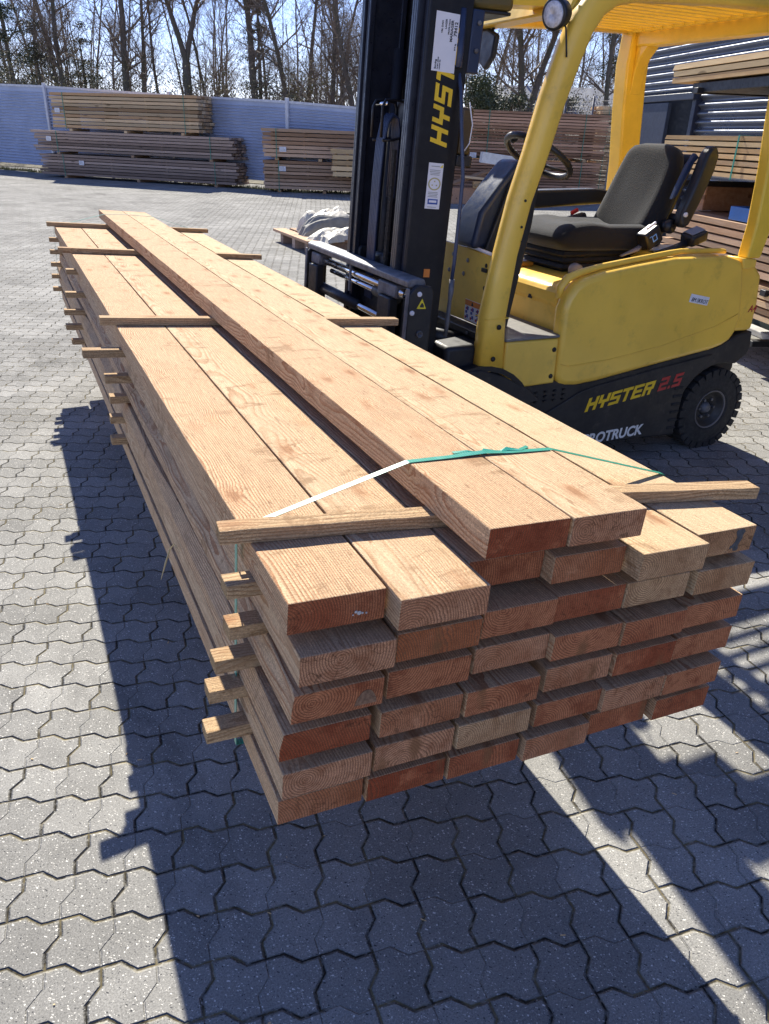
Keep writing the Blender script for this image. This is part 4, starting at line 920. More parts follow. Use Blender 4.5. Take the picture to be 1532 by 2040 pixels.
# steering wheel
sc = Vector((2.455, 3.44, 1.478)); sa = Vector((.52, .05, .85)).normalized()
t0 = sa.cross(Vector((0, 1, 0))).normalized(); t1 = sa.cross(t0)
sw = P('steering_wheel', MB().lathe(sc, sa, [(.178+.016*math.cos(R_(a)), .016*math.sin(R_(a))) for a in range(0, 360, 36)], 44), 'plastic', smooth=True)
P('hub', MB().lathe(sc-sa*.035, sa, [(.0001, .03), (.05, .026), (.062, 0), (.05, -.03), (.0001, -.035)], 24), 'plastic', parent=sw, smooth=True)
for a in (20, 140, 260):
    e = sc+(t0*math.cos(R_(a))+t1*math.sin(R_(a)))*.175; P('spoke', MB().tube([sc-sa*.03, (sc+e)/2-sa*.02, e], [.022, .016, .012], 8, flat=.5), 'plastic', parent=sw, smooth=True)
P('spinner_knob', MB().lathe(sc+t1*-.14+t0*.09+sa*.02, sa, [(.0001, .05), (.018, .045), (.02, .02), (.01, 0), (.0001, 0)], 14), 'plastic', parent=sw, smooth=True)
P('steering_column', MB().tube([sc-sa*.04, sc-sa*.20, (2.20, 3.44, 1.22)], [.04, .045, .05], 12), 'plastic', smooth=True)
# seat
def blob(fn, nu, nv, name, mat, parent=FK, closed=True):
    m = MB()
    for i in range(nu+1):
        for j in range(nv): m.a(fn(i/nu, j/nv))
    for i in range(nu):
        for j in range(nv): m.f.append([i*nv+j, i*nv+(j+1) % nv, (i+1)*nv+(j+1) % nv, (i+1)*nv+j])
    m.f.append(list(range(nv))); m.f.append([nu*nv+j for j in range(nv)][::-1])
    return P(name, m, mat, parent, smooth=True)
def se(t, p): c, s_ = math.cos(t), math.sin(t); return math.copysign(abs(c)**p, c), math.copysign(abs(s_)**p, s_)
def cush(u, v):
    # u along x from front to back, v around the section (y,z)
    x = 2.475+u*.70; k = min(1, (math.sin(min(u/.16, 1)*math.pi/2))**.6); kb = min(1, math.sin(min((1-u)/.1, 1)*math.pi/2)**.5) if u < 1 else 0.3
    k = max(.25, k*kb); c, s_ = se(2*math.pi*v, .55)
    y = c*(.245*(.80+.20*k)); z = s_*.062*k
    top = max(0, s_); bol = .028*min(1, abs(y)/.2)**2.5*top*min(1, u*3); dip = -.020*top*(1-min(1, abs(y)/.16)**2)*min(1, u*2.5)
    return (x, 3.445+y, 1.105+z+bol+dip+.028*math.sin(min(1, u*2.2)*math.pi)*top*.6-.012*u)
seat = blob(cush, 22, 28, 'seat_cushion', 'fabric')
def backr(u, v):
    # u up the back
    h = u*.47; w = .235*(1-.26*max(0, (u-.35)/.65)**2.2)*(1 if u > .06 else .85); 
    end = min(1, math.sin(min((1-u)/.13, 1)*math.pi/2)**.5) if u < 1 else .05
    w *= (.72+.28*end) if u < 1 else .6
    c, s_ = se(2*math.pi*v, .6); th = .052*(.5+.5*end)*(1-.15*u)
    cx = 3.075+h*.34+.02*math.sin(u*3.1); cz = 1.10+h*.95
    front = max(0, -s_); y = c*w
    bol = -.040*front*min(1, abs(y)/.19)**2.2*(1-u*.55); lum = -.012*front*math.sin(u*math.pi)*(1-min(1, abs(y)/.13)**2)
    d = s_*th+bol+lum
    return (cx+d*.92, 3.445+y, cz-d*.40)
back = blob(backr, 26, 32, 'seat_back', 'fabric')
P('seat_shell', MB().xz([(3.13, 1.05), (3.17, 1.05), (3.33, 1.50), (3.30, 1.515)], 3.25, 3.64), 'plastic', bevel=.012, seg=3)
for k in range(4):
    m = MB(); z = 1.030-k*.032; g_ = .012*(k % 2)
    m.lathe((2.80, 3.445, z), (0, 0, 1), [(.0001, .016), (.262-g_, .014), (.285-g_, .0), (.262-g_, -.014), (.0001, -.016)], 4)
    # squash the ring into a rectangle
    R45 = Matrix.Rotation(R_(45), 3, 'Z')
    m.v = [Vector((2.80, 3.445, 0))+Vector(((R45@(q-Vector((2.80, 3.445, 0)))).x*1.32, (R45@(q-Vector((2.80, 3.445, 0)))).y*1.0, q.z)) for q in m.v]
    P('seat_bellows', m, 'rubber', bevel=.006)
P('seat_base', MB().bx(2.56, 3.10, 3.26, 3.63, .985, 1.02) if False else MB().bx(2.58, 3.08, 3.28, 3.61, .945, .93+.01), 'plastic')
P('weight_knob', MB().tube([(2.60, 3.18, .955), (2.575, 3.165, .965), (2.545, 3.155, .975), (2.525, 3.15, .98)], [.022, .034, .033, .018], 14), 'grey_plastic', smooth=True)
P('seat_lever', MB().tube([(2.62, 3.19, .95), (2.72, 3.17, .945), (2.78, 3.16, .935)], [.018, .022, .012], 10, flat=.6), 'grey_plastic', smooth=True)
P('slide_lever', MB().tube([(2.79, 3.15, .94), (2.89, 3.14, .945)], .012, 10), 'grey_plastic', smooth=True)
P('tilt_lever', MB().tube([(2.84, 3.16, 1.03), (2.93, 3.15, 1.06), (2.96, 3.15, 1.085)], [.010, .022, .012], 10, flat=.5), 'grey_plastic', smooth=True)
# raised armrest
arm = [(3.13, 1.185), (3.155, 1.165), (3.19, 1.185), (3.24, 1.30), (3.29, 1.44), (3.30, 1.51), (3.28, 1.55), (3.245, 1.555), (3.215, 1.52), (3.17, 1.36), (3.125, 1.24)]
P('armrest', MB().xz(arm, 3.075, 3.135), 'plastic', bevel=.020, seg=4)
P('armrest_hinge', MB().tube([(3.165, 3.19, 1.21), (3.165, 3.10, 1.21)], .022, 12), 'plastic', smooth=True)
P('armrest_bracket', MB().xz([(3.10, 1.30), (3.13, 1.32), (3.20, 1.47), (3.23, 1.50), (3.20, 1.52), (3.16, 1.46), (3.12, 1.36)], 3.14, 3.165), 'cowl', bevel=.005)
P('belt_reel', MB().tube([(3.13, 3.19, 1.17), (3.13, 3.14, 1.17)], .035, 14), 'plastic', smooth=True)
P('hinge_bolt', MB().tube([(3.145, 3.085, 1.235), (3.145, 3.068, 1.235)], .012, 10), 'white_paper', smooth=True)
# joystick consoles at the near side
js = P('control_pad', MB().box((2.975, 3.12, 1.125), (.10, .075, .09), rot=Matrix.Rotation(R_(-32), 3, 'Y')), 'plastic', bevel=.012, seg=3)
m = MB(); 
for a in ((-.018, -.018), (.018, -.018)): pass
Rj = Matrix.Rotation(R_(-32), 3, 'Y')
for (cx, cz, dx, dz) in ((0, .014, .03, .005), (0, -.014, .03, .005), (-.0125, 0, .005, .023), (.0125, 0, .005, .023), (-.022, .018, .014, .004)):
    q = Rj@Vector((cx, 0, cz)); m.box((2.975+q.x, 3.0815, 1.125+q.z), (dx, .001, dz), rot=Rj)
P('belt_mark', m, plain('light_blue', (.15, .35, .85), .4), parent=js)
P('pad_clip', MB().box((2.955, 3.10, 1.182), (.06, .012, .012), rot=Rj), 'white_paper', parent=js, bevel=.003)
P('console_arm', MB().tube([(2.95, 3.16, .99), (3.00, 3.10, 1.035), (3.10, 3.06, 1.075), (3.17, 3.05, 1.10)], [.022, .018, .018, .02], 10), 'plastic', smooth=True)
jb = P('joystick_box', MB().box((3.21, 3.05, 1.13), (.11, .09, .055), rot=Matrix.Rotation(R_(-18), 3, 'Y')@Matrix.Rotation(R_(12), 3, 'X')), 'plastic', bevel=.012, seg=3)
P('button_plate', MB().box((3.203, 3.047, 1.1605), (.085, .06, .004), rot=Matrix.Rotation(R_(-18), 3, 'Y')@Matrix.Rotation(R_(12), 3, 'X')), 'grey_plastic', parent=jb, bevel=.001)
P('console_foot', MB().tube([(2.84, 3.17, .975), (2.92, 3.15, .985), (2.99, 3.14, .985)], [.018, .028, .02], 10), 'plastic', smooth=True)
# far side console with red buckle
P('side_console', MB().xz([(2.60, 1.22), (2.66, 1.30), (3.12, 1.31), (3.22, 1.30), (3.22, 1.23), (2.9, 1.215), (2.72, 1.205)], 3.76, 3.86), 'plastic', bevel=.015, seg=3)
P('belt_bracket', MB().xz([(2.79, 1.05), (2.84, 1.15), (3.02, 1.19), (3.08, 1.08), (2.9, 1.0)], 3.70, 3.74), 'plastic', bevel=.012)
P('belt_buckle', MB().box((2.925, 3.69, 1.195), (.05, .015, .022), rot=Matrix.Rotation(R_(-25), 3, 'Y')), 'red', bevel=.004)
P('buckle_stalk', MB().tube([(2.905, 3.69, 1.18), (2.93, 3.69, 1.08)], .005, 6), 'worn_steel')
P('paper_sheet', MB().bx(2.36, 2.50, 3.50, 3.72, .968, .971), 'white_paper')
P('paper_sheet', MB().box((2.40, 3.60, .995), (.14, .16, .003), rot=Matrix.Rotation(R_(14), 3, 'Y')), 'white_paper')
P('orange_tray', MB().bx(2.35, 2.52, 3.46, 3.78, .944, .967), plain('tray_orange', (.60, .24, .02), .4), bevel=.006)
# wheels
def tyre(cx, y0, w, r, rim, name='wheel', n=56):
    c = (cx, y0, r); s_ = 1
    TM = MB().lathe(c, (0, 1, 0), [(rim, .012), (rim+.02, .0), (r*.86, .003), (r*.94, .012), (r*.965, .03), (r*.965, w-.03), (r*.94, w-.012), (r*.86, w-.003), (rim, w-.012)], n)
    m = MB()
    for i in range(26):
        t = 2*math.pi*i/26; d = Vector((math.cos(t), 0, math.sin(t))); rt = Matrix.Rotation(-t, 3, 'Y')
        for ys, off in ((.035, 0), (w-.035, .5)):
            tt = t+off*2*math.pi/26; d = Vector((math.cos(tt), 0, math.sin(tt))); rt = Matrix.Rotation(-tt, 3, 'Y')
            m.box(Vector(c)+d*(r*.944)+Vector((0, ys, 0)), (.036, .072, .040), rot=rt, taper=None)
    k = len(TM.v); TM.v += m.v; TM.f += [[k+j for j in f] for f in m.f]
    wl = P(name, TM, 'rubber', smooth=False)
    P('rim', MB().lathe(c, (0, 1, 0), [(.0001, .055), (rim*.45, .055), (rim*.50, .035), (rim*.62, .045), (rim*.80, .040), (rim*.92, .012), (rim*1.0, .008), (rim*1.02, .016), (rim*1.02, w-.02), (.0001, w-.02)], 40), 'chassis', parent=wl, smooth=True)
    P('rim_ring', MB().lathe(c, (0, 1, 0), [(rim*.98, .006), (rim*1.05, .003), (rim*1.05, .010), (rim*.98, .013)], 48), plain('rim_edge', (.14, .13, .13), .5), parent=wl, smooth=True)
    hb_ = P('hub_cap', MB().lathe(c, (0, 1, 0), [(.0001, .020), (rim*.22, .024), (rim*.32, .045), (rim*.34, .06), (.0001, .06)], 20), 'worn_steel', parent=wl, smooth=True)
    m = MB()
    for i in range(6):
        t = R_(60*i); m.lathe((cx+math.cos(t)*rim*.52, y0, r+math.sin(t)*rim*.52), (0, 1, 0), [(.0001, .028), (.008, .028), (.008, .05), (.0001, .05)], 6)
    P('wheel_nuts', m, 'worn_steel', parent=wl)
    return wl
tyre(3.415, YN+.005, .17, .226, .105); tyre(3.415, YF-.175, .17, .226, .105)
tyre(1.86, YN-.005, .21, .285, .14); tyre(1.86, YF-.205, .21, .285, .14)
P('fender', MB().xz(arc(1.86, .285, .330, 165, 20, 12)+arc(1.86, .285, .305, 20, 165, 12), YN+.0, YN+.24), 'plastic')
P('fender', MB().xz(arc(1.86, .285, .330, 165, 20, 12)+arc(1.86, .285, .305, 20, 165, 12), YF-.24, YF), 'plastic')
P('wheel_skirt', MB().xz([(1.63, .38), (1.63, .50), (1.74, .598), (1.862, .598), (1.99, .553), (2.13, .485), (2.20, .42), (2.10, .40), (2.0, .46), (1.86, .49), (1.72, .45)], YN-.014, YN+.011), 'chassis', bevel=.006)
P('drive_axle', MB().tube([(1.86, YN+.25, .33), (1.86, YF-.25, .33)], .12, 16), 'chassis', smooth=True)
P('drive_housing', MB().lathe((1.83, 3.16, .61), (-.9, -.4, 0), [(.0001, .05), (.05, .045), (.062, .02), (.085, .012), (.09, -.02), (.0001, -.05)], 28), 'plastic', smooth=True)
P('mount_block', MB().bx(1.70, 1.93, 2.92, 3.30, .40, .70), 'black_metal', bevel=.02)  # block enlarged to cover the sun patch on the front tyre
for y, z in ((3.10, .66), (3.06, .60), (3.05, .545)): P('bolt', MB().lathe((1.70, y, z), (-1, 0, 0), [(.0001, .015), (.014, .014), (.014, 0), (.0001, 0)], 10), 'worn_steel', smooth=True)
# mast ---------------------------------------------------------------------
MO = Vector((1.46, 0, 0)); MR = Ry(0.0604)
def MM(): return MB(MO, MR)
ZT = 2.42
mo = P('mast_outer', MM().bx(.015, .205, 3.04, 3.062, .22, ZT), 'mast_steel', bevel=.004)   # near web
m = MM()
for (a, b) in ((.015, .04), (.18, .205)): m.bx(a, b, 3.0622, 3.088, .22, ZT)
P('mast_flange', m, 'rail_steel', bevel=.004)
P('mast_web', MM().bx(.015, .205, 3.678, 3.70, .22, ZT), 'mast_steel', bevel=.004)
m = MM()
for (a, b) in ((.015, .04), (.18, .205)): m.bx(a, b, 3.65, 3.6778, .22, ZT)
P('mast_flange', m, 'rail_steel', bevel=.004)
for yy, sg in ((3.080, 1), (3.660, -1)):     # sliding inner rails, two nested, grooved front faces
    for k in range(2):
        y0 = yy+sg*(.014+k*.040); m = MM(); m.bx(-.012+.010*k, .175, min(y0, y0+sg*.014), max(y0, y0+sg*.014), .26, ZT-.02)
        a = y0+sg*.0142; m.bx(-.012+.010*k, .014+.010*k, min(a, a+sg*.017), max(a, a+sg*.017), .26, ZT-.02); m.bx(.15, .175, min(a, a+sg*.017), max(a, a+sg*.017), .26, ZT-.02)
        P('inner_rail', m, 'rail_steel', bevel=.003)
    
for z in (.45, 1.78, 2.36): P('crossbar', MM().bx(.16, .20, 3.13, 3.64, z, z+.06), 'mast_steel', bevel=.004)
P('lift_cylinder', MM().tube([(.08, 3.215, .3), (.08, 3.215, 1.13)], .032, 16), 'mast_steel', smooth=True)
P('piston_rod', MM().tube([(.08, 3.215, 1.131), (.08, 3.215, 1.52)], .017, 14), 'chrome', smooth=True)
P('lift_cylinder', MM().tube([(.12, 3.50, .3), (.12, 3.50, 1.9)], .028, 16), 'mast_steel', smooth=True)
def chain(y, z0, z1, x=.06):
    m = MM(); n = int((z1-z0)/.0159)
    for i in range(n):
        z = z0+i*.0159
        for dy in ((-.012, -.004, .004, .012) if i % 2 else (-.008, 0, .008)): m.box((x, y+dy, z), (.014, .0025, .019))
    return P('lift_chain', m, 'chassis')
chain(3.262, .90, 1.52, .02); chain(3.30, .95, 2.3, .10)
P('chain_guard', MM().bx(.12, .135, 3.20, 3.23, 1.55, 2.35), 'black_metal')
# hose bundle rising to a pulley bracket
for k in range(5):
    y = 3.325+k*.0165
    P('hydraulic_hose', MM().tube([(-.002, y+.012, .85), (-.008, y+.008, 1.15), (-.010, y+.002, 1.38), (-.006, y, 1.52), (.008, y, 1.60), (.03, y, 1.635), (.055, y, 1.62), (.066, y, 1.57), (.066, y, 1.3)], .0074, 8), 'hose', smooth=True)
def loop(y): return MM().tube([(-.028, y, 1.54), (-.030, y, 1.66), (-.018, y, 1.685), (.03, y, 1.69), (.075, y, 1.685), (.085, y, 1.66), (.075, y, 1.55), (.03, y, 1.535), (-.02, y, 1.53)], .0065, 6)
hbk = P('hose_bracket', loop(3.308), 'mast_steel', smooth=True)
P('bracket_side', loop(3.408), 'mast_steel', parent=hbk, smooth=True)
P('bracket_pin', MM().tube([(-.012, 3.300, 1.672), (-.012, 3.416, 1.672)], .008, 10), 'chrome', parent=hbk, smooth=True)
P('bracket_mount', MM().bx(.088, .155, 3.30, 3.42, 1.50, 1.70), 'black_metal', parent=hbk, bevel=.004)
P('shadow_backing', MM().bx(.19, .198, 3.10, 3.64, .3, 2.40), 'black_metal')  # added black sheet standing in for the shade between the mast rails
# rear pipes, hose along the mast, amber oil tank side
P('mast_hose', MB().tube([(1.745, 3.07, 1.83), (1.742, 3.02, 1.72), (1.738, 2.99, 1.60), (1.752, 2.97, 1.40), (1.742, 2.965, 1.20), (1.733, 2.96, 1.06), (1.728, 2.962, .99)], .0085, 8), 'hose', smooth=True)
ft = P('hose_fitting', MB().tube([(1.730, 2.962, .99), (1.728, 2.962, .93), (1.726, 2.963, .90), (1.722, 2.966, .80), (1.72, 2.97, .74)], [.0125, .0125, .009, .011, .008], 10), 'worn_steel', smooth=True)
P('mast_pipe', MB().tube([(1.742, 3.045, 2.0), (1.735, 3.035, 1.85), (1.73, 3.03, 1.80)], .014, 8), 'hose', smooth=True)
P('oil_bottle', MM().bx(.21, .27, 3.045, 3.10, 1.50, 1.68), 'amber', bevel=.012, seg=3)
P('bottle_holder', MM().bx(.205, .28, 3.035, 3.11, 1.455, 1.50), 'black_metal', bevel=.006)
P('wire', MB().tube([(1.775, 3.0, 1.68), (1.79, 2.99, 1.60), (1.785, 2.995, 1.53), (1.765, 3.0, 1.50)], .0025, 6), 'white_paper', smooth=True)
P('tilt_cylinder', MB().tube([(1.70, 3.12, .72), (1.93, 3.12, .66)], .035, 14), 'black_metal', smooth=True)
P('mast_lug', MM().bx(.205, .26, 3.04, 3.08, 1.80, 2.02), 'cowl', bevel=.006)
for z in (1.90, 1.995): P('bolt', MM().lathe((.235, 3.038, z-.02), (0, -1, 0), [(.0001, .008), (.009, .007), (.009, 0), (.0001, 0)], 10), 'worn_steel', smooth=True)
# decals on the mast face, in mast coordinates: text runs upwards, letter tops towards the front
def rects(letters, w, gap, t=.24):
    """block letters as rectangles/quads in a unit high frame"""
    T = {'H': [(0, 0, t, 1), (w-t, 0, w, 1), (t, .38, w-t, .62)],
         'Y': [(0, .38, t, 1), (w-t, .38, w, 1), (t, .38, w-t, .60), (w/2-t/2, 0, w/2+t/2, .38)],
         'S': [(0, .79, w, 1), (0, .605, t, .79), (0, .395, w, .605), (w-t, .21, w, .395), (0, 0, w, .21)],
         'T': [(0, .77, w, 1), (w/2-t/2, 0, w/2+t/2, .77)],
         'E': [(0, 0, t, 1), (t, .79, w, 1), (t, .395, w*.9, .605), (t, 0, w, .21)],
         'R': [(0, 0, t, 1), (t, .79, w, 1), (w-t, .60, w, .79), (t, .39, w, .60), (w*.55, 0, w*.55+t, .39)],
         '2': [(0, .79, w, 1), (w-t, .605, w, .79), (0, .395, w, .605), (0, .21, t, .395), (0, 0, w, .21)],
         '5': [(0, .79, w, 1), (0, .605, t, .79), (0, .395, w, .605), (w-t, .21, w, .395), (0, 0, w, .21)],
         '.': [(0, 0, t, .22)]}
    out = []; x = 0
    for ch in letters:
        for r in T[ch]: out.append((r[0]+x, r[1], r[2]+x, r[3]))
        x += (t if ch == '.' else w)+gap
    return out, x-gap
def logo(name, letters, org, ux, uz, hgt, adv, mat, parent, shear=.25, n=(0, -1, 0), w=.92, gap=.16, t=.24):
    """org: baseline start; ux: reading direction; uz: up direction of the letters"""
    rs, tot = rects(letters, w, gap, t); ux, uz, n = Vector(ux), Vector(uz), Vector(n); sx_ = adv/(w+gap); m = MB()
    for i, (a, b, c, d) in enumerate(rs):
        pts = []
        for k in (0.0003, 0.0016):
            for (p, q) in ((a, b), (c, b), (c, d), (a, d)): pts.append(Vector(org)+ux*((p)*sx_+q*shear*hgt)+uz*q*hgt+n*k)
        m.add(pts, [(0, 1, 2, 3), (7, 6, 5, 4), (0, 4, 5, 1), (1, 5, 6, 2), (2, 6, 7, 3), (3, 7, 4, 0)])
    return m.build(name, mat, parent)
up = MR@Vector((0, 0, 1)); fr = MR@Vector((-1, 0, 0))
logo('maker_name', 'HYSTER', MO+MR@Vector((.150, 3.0395, 1.522)), up, fr, .080, .0745, 'logo_yellow', mo, shear=.22)
mb = MM(); mb.bx(.042, .146, 3.0372, 3.0385, 1.790, 1.990); pl_ = P('paper_label', mb, 'white_paper', parent=mo)
def text(s, size, org, ux, uz, mat, parent, name, off=0.0, shear=0.0, depth=.0004, sx=1.0, space=1.0):
    cu = bpy.data.curves.new(name, 'FONT'); cu.body = s; cu.size = size; cu.offset = off; cu.shear = shear; cu.extrude = depth; cu.space_character = space; cu.resolution_u = 4
    tmp = bpy.data.objects.new(name, cu); COL.objects.link(tmp); bpy.context.view_layer.update()
    me = bpy.data.meshes.new_from_object(tmp.evaluated_get(bpy.context.evaluated_depsgraph_get())); bpy.data.objects.remove(tmp)
    ux, uz = Vector(ux).normalized(), Vector(uz).normalized(); n = ux.cross(uz)
    L = parent_loc(parent)
    for v in me.vertices: q = v.co.copy(); v.co = Vector(org)+ux*q.x*sx+uz*q.y+n*q.z-L
    me.name = name; me.materials.clear(); me.materials.append(M[mat]); o = bpy.data.objects.new(name, me); COL.objects.link(o); o.parent = parent
    return o
def mt(s, size, x, z, mat='ink', off=0.0003, sx=1.0): return text(s, size, MO+MR@Vector((x, 3.0368, z)), up, fr, mat, pl_, 'print', off=off, sx=sx)
mt('79412', .0195, .140, 1.915, off=.0005); mt('819 kg', .0085, .140, 1.868)
mt('MARIAGER', .0150, .121, 1.895, off=.0005); mt('PROFILTECH', .0090, .106, 1.918); mt('LAGER', .0110, .092, 1.935); mt('VM. DA01', .0100, .076, 1.920)
mt('Sorring', .0110, .061, 1.797, off=.0004); mt('7.6 BRV. 25X150', .0060, .070, 1.797); mt('HOVLET 300', .0060, .079, 1.797)
class _S(MB):
    def a(s, p): p = Vector(p); return MB.a(s, (p.x+.004, p.y, (p.z-1.3075)*.83+1.372))
def SM(): return _S(MO, MR)
# inspection sticker
ins = P('inspection_sticker', SM().bx(.072, .142, 3.0372, 3.0385, 1.20, 1.415), 'white_paper', parent=mo)
cz_ = 1.318; m = SM(); m.lathe((.107, 3.0371, cz_), (0, -1, 0), [(.024, 0), (.030, 0), (.030, .0007), (.024, .0007)], 32); P('seal_ring', m, 'gold_ink', parent=ins)
m = SM()
for q in range(3): a_ = R_(90+120*q); m.box((.107+math.cos(a_)*.012, 3.0366, cz_+math.sin(a_)*.012), (.006, .001, .006))
P('seal_marks', m, 'gold_ink', parent=ins)
m = SM()
for i, (z, w_) in enumerate(((1.398, .045), (1.380, .055), (1.373, .056), (1.366, .05), (1.359, .048), (1.277, .05), (1.270, .053), (1.263, .046), (1.256, .052), (1.207, .048))): m.bx(.107-w_/2, .107+w_/2*.8, 3.0364, 3.0371, z, z+.0028)
P('fine_print', m, 'seal_grey', parent=ins)
P('corner_mark', SM().xz([(.125, 1.395), (.139, 1.395), (.139, 1.41)], 3.0364, 3.0371), 'sign_yellow', parent=ins)
m = SM(); m.bx(.083, .131, 3.0364, 3.0371, 1.222, 1.247); P('blue_logo', m, 'blue_ink', parent=ins)
m = SM(); m.bx(.089, .125, 3.0357, 3.0363, 1.230, 1.241); P('blue_logo_word', m, 'white_paper', parent=ins)
P('orange_label', MM().bx(.105, .135, 3.0372, 3.0385, 1.00, 1.035), 'orange_lbl', parent=mo)
# carriage and forks --------------------------------------------------------
def CM(): return MB(MO, MR)
cx0 = -.070
P('carriage_top', CM().yz([(2.83, .975), (2.83, 1.00), (4.05, 1.00), (4.05, .975)], cx0, cx0+.09) if False else CM().xz([(cx0, .985), (cx0-.004, 1.012), (cx0+.018, 1.022), (cx0+.075, 1.022), (cx0+.085, 1.005), (cx0+.085, .985)], 2.84, 4.05), 'worn_steel', bevel=.005)
P('carriage_side', CM().xz([(cx0, .36), (cx0, .965), (cx0+.03, 1.0), (cx0+.10, .998), (cx0+.115, .97), (cx0+.118, .40), (cx0+.09, .36)], 2.815, 2.839), 'black_metal', bevel=.006)
P('carriage_side', CM().xz([(cx0, .36), (cx0, .965), (cx0+.03, 1.0), (cx0+.10, .998), (cx0+.115, .97), (cx0+.118, .40), (cx0+.09, .36)], 4.051, 4.075), 'black_metal', bevel=.006)
P('edge_strip', CM().bx(cx0-.006, cx0+.0, 2.815, 2.842, .37, .985), 'worn_steel', bevel=.002)
P('edge_strip', CM().bx(cx0-.006, cx0+.0, 4.048, 4.074, .37, .985), 'worn_steel', bevel=.002)
P('fork_bar', CM().bx(cx0+.045, cx0+.085, 2.84, 4.05, .86, .984), 'black_metal', bevel=.004) if False else None
P('fork_bar', CM().bx(cx0+.06, cx0+.095, 2.84, 4.05, .44, .53), 'black_metal', bevel=.004)
for z, r, a, b, mt_ in ((.942, .019, 2.95, 4.02, 'chrome'), (.905, .012, 3.10, 3.80, 'chrome'), (.800, .016, 3.05, 3.85, 'chrome')):
    P('cylinder_rod', CM().tube([(cx0+.045, a, z), (cx0+.045, b, z)], r, 16), mt_, smooth=True)
P('cylinder_barrel', CM().tube([(cx0+.045, 3.42, .800), (cx0+.045, 3.98, .800)], .027, 18), 'black_metal', smooth=True)
P('cylinder_barrel', CM().tube([(cx0+.045, 3.02, .905), (cx0+.045, 3.24, .905)], .024, 18), 'black_metal', smooth=True)
for y0, y1 in ((2.97, 3.16), (3.90, 4.03)):
    P('slide_block', CM().bx(cx0+.012, cx0+.085, y0, y1, .915, .972), 'worn_steel', bevel=.008)
P('spacer_plate', CM().bx(cx0+.01, cx0+.02, 3.475, 3.49, .86, .984), 'worn_steel', bevel=.002)
for y in (3.055, 3.955):
    f_ = P('fork', CM().bx(cx0-.004, cx0+.040, y-.062, y+.062, .475, .915), 'black_metal', bevel=.006)
    # blade under the stack, following its tilt
    zb = -.5085; m = MB(SO, SK); yl = (y-SO.y)/KS
    m.xz([(.02, zb-.012), (1.29, zb-.050), (1.29, zb-.001), (.02, zb-.001)], yl-.062, yl+.062); P('fork_blade', m, 'black_metal', parent=f_, bevel=.004)
P('back_plate', CM().bx(cx0+.12, cx0+.13, 3.15, 3.75, .35, .97), 'black_metal', bevel=.004)
for y in (3.28, 3.56): P('roller_bracket', CM().xz([(cx0+.086, .95), (cx0+.086, 1.05), (cx0+.10, 1.065), (cx0+.155, 1.065), (cx0+.17, 1.04), (cx0+.17, .95)], y, y+.11), 'black_metal', bevel=.008)
for x, z in ((.045, .965), (.018, .888)): P('bolt', CM().lathe((cx0+x, 2.8148, z), (0, -1, 0), [(.0001, .006), (.010, .005), (.011, 0), (.0001, 0)], 18), 'white_paper', smooth=True)
P('hex_bolt', CM().lathe((cx0+.062, 2.8148, .800), (0, -1, 0), [(.0001, .004), (.009, .004), (.011, .010), (.014, .010), (.017, 0), (.0001, 0)], 18), 'worn_steel', smooth=True)
P('red_emblem', CM().lathe((cx0+.062, 2.8148, .655), (0, -1, 0), [(.012, 0), (.018, 0), (.018, .0012), (.012, .0012)], 24), 'logo_red')
wt = P('warning_sign', CM().xz([(cx0+.038, .906), (cx0+.082, .906), (cx0+.060, .947)], 2.8125, 2.8147), 'sign_yellow')
m = CM(); m.xz([(cx0+.052, .912), (cx0+.070, .912), (cx0+.070, .919), (cx0+.063, .930), (cx0+.058, .930), (cx0+.052, .919)], 2.8113, 2.8124); P('sign_mark', m, 'ink', parent=wt)
m = MM(); m.bx(-.03, .015, 3.14, 3.72, .60, .62)
# chassis lettering ----------------------------------------------------------
ux = Vector((.9925, 0, .122)).normalized(); uz = Vector((-.0, 0, 1))
CHS = bpy.data.objects['side_plate']
logo('maker_name', 'HYSTER', (2.505, YN+.0015, .318), ux, uz, .070, .0735, 'logo_yellow', CHS, shear=.28, w=.92, gap=.10, t=.26)
logo('model_number', '2.5', (2.975, YN+.0015, .379), ux, uz, .070, .068, 'logo_red', CHS, shear=.28, w=.80, gap=.16, t=.22)
text('PROTRUCK', .078, (2.520, YN+.0008, .136), (1, 0, .03), (0, 0, 1), 'logo_white', CHS, 'series_name', off=.0026, shear=.12, sx=.98)
tp = P('tape_note', MB().box((3.135, YN-.0015, .850), (.135, .001, .042), rot=Matrix.Rotation(R_(11), 3, 'Y')), 'white_paper', parent=SIDE)
text('8M SKROT', .029, (3.078, YN-.0028, .846), (.98, 0, -.19), (.19, 0, .98), 'ink', tp, 'handwriting', off=.0, shear=.2, sx=.86)
text('A4', .05, (3.535, YN+.019, .76), (1, 0, 0), (0, 0, 1), 'logo_red', bpy.data.objects['counterweight'], 'rear_letters', off=.001, shear=.2)
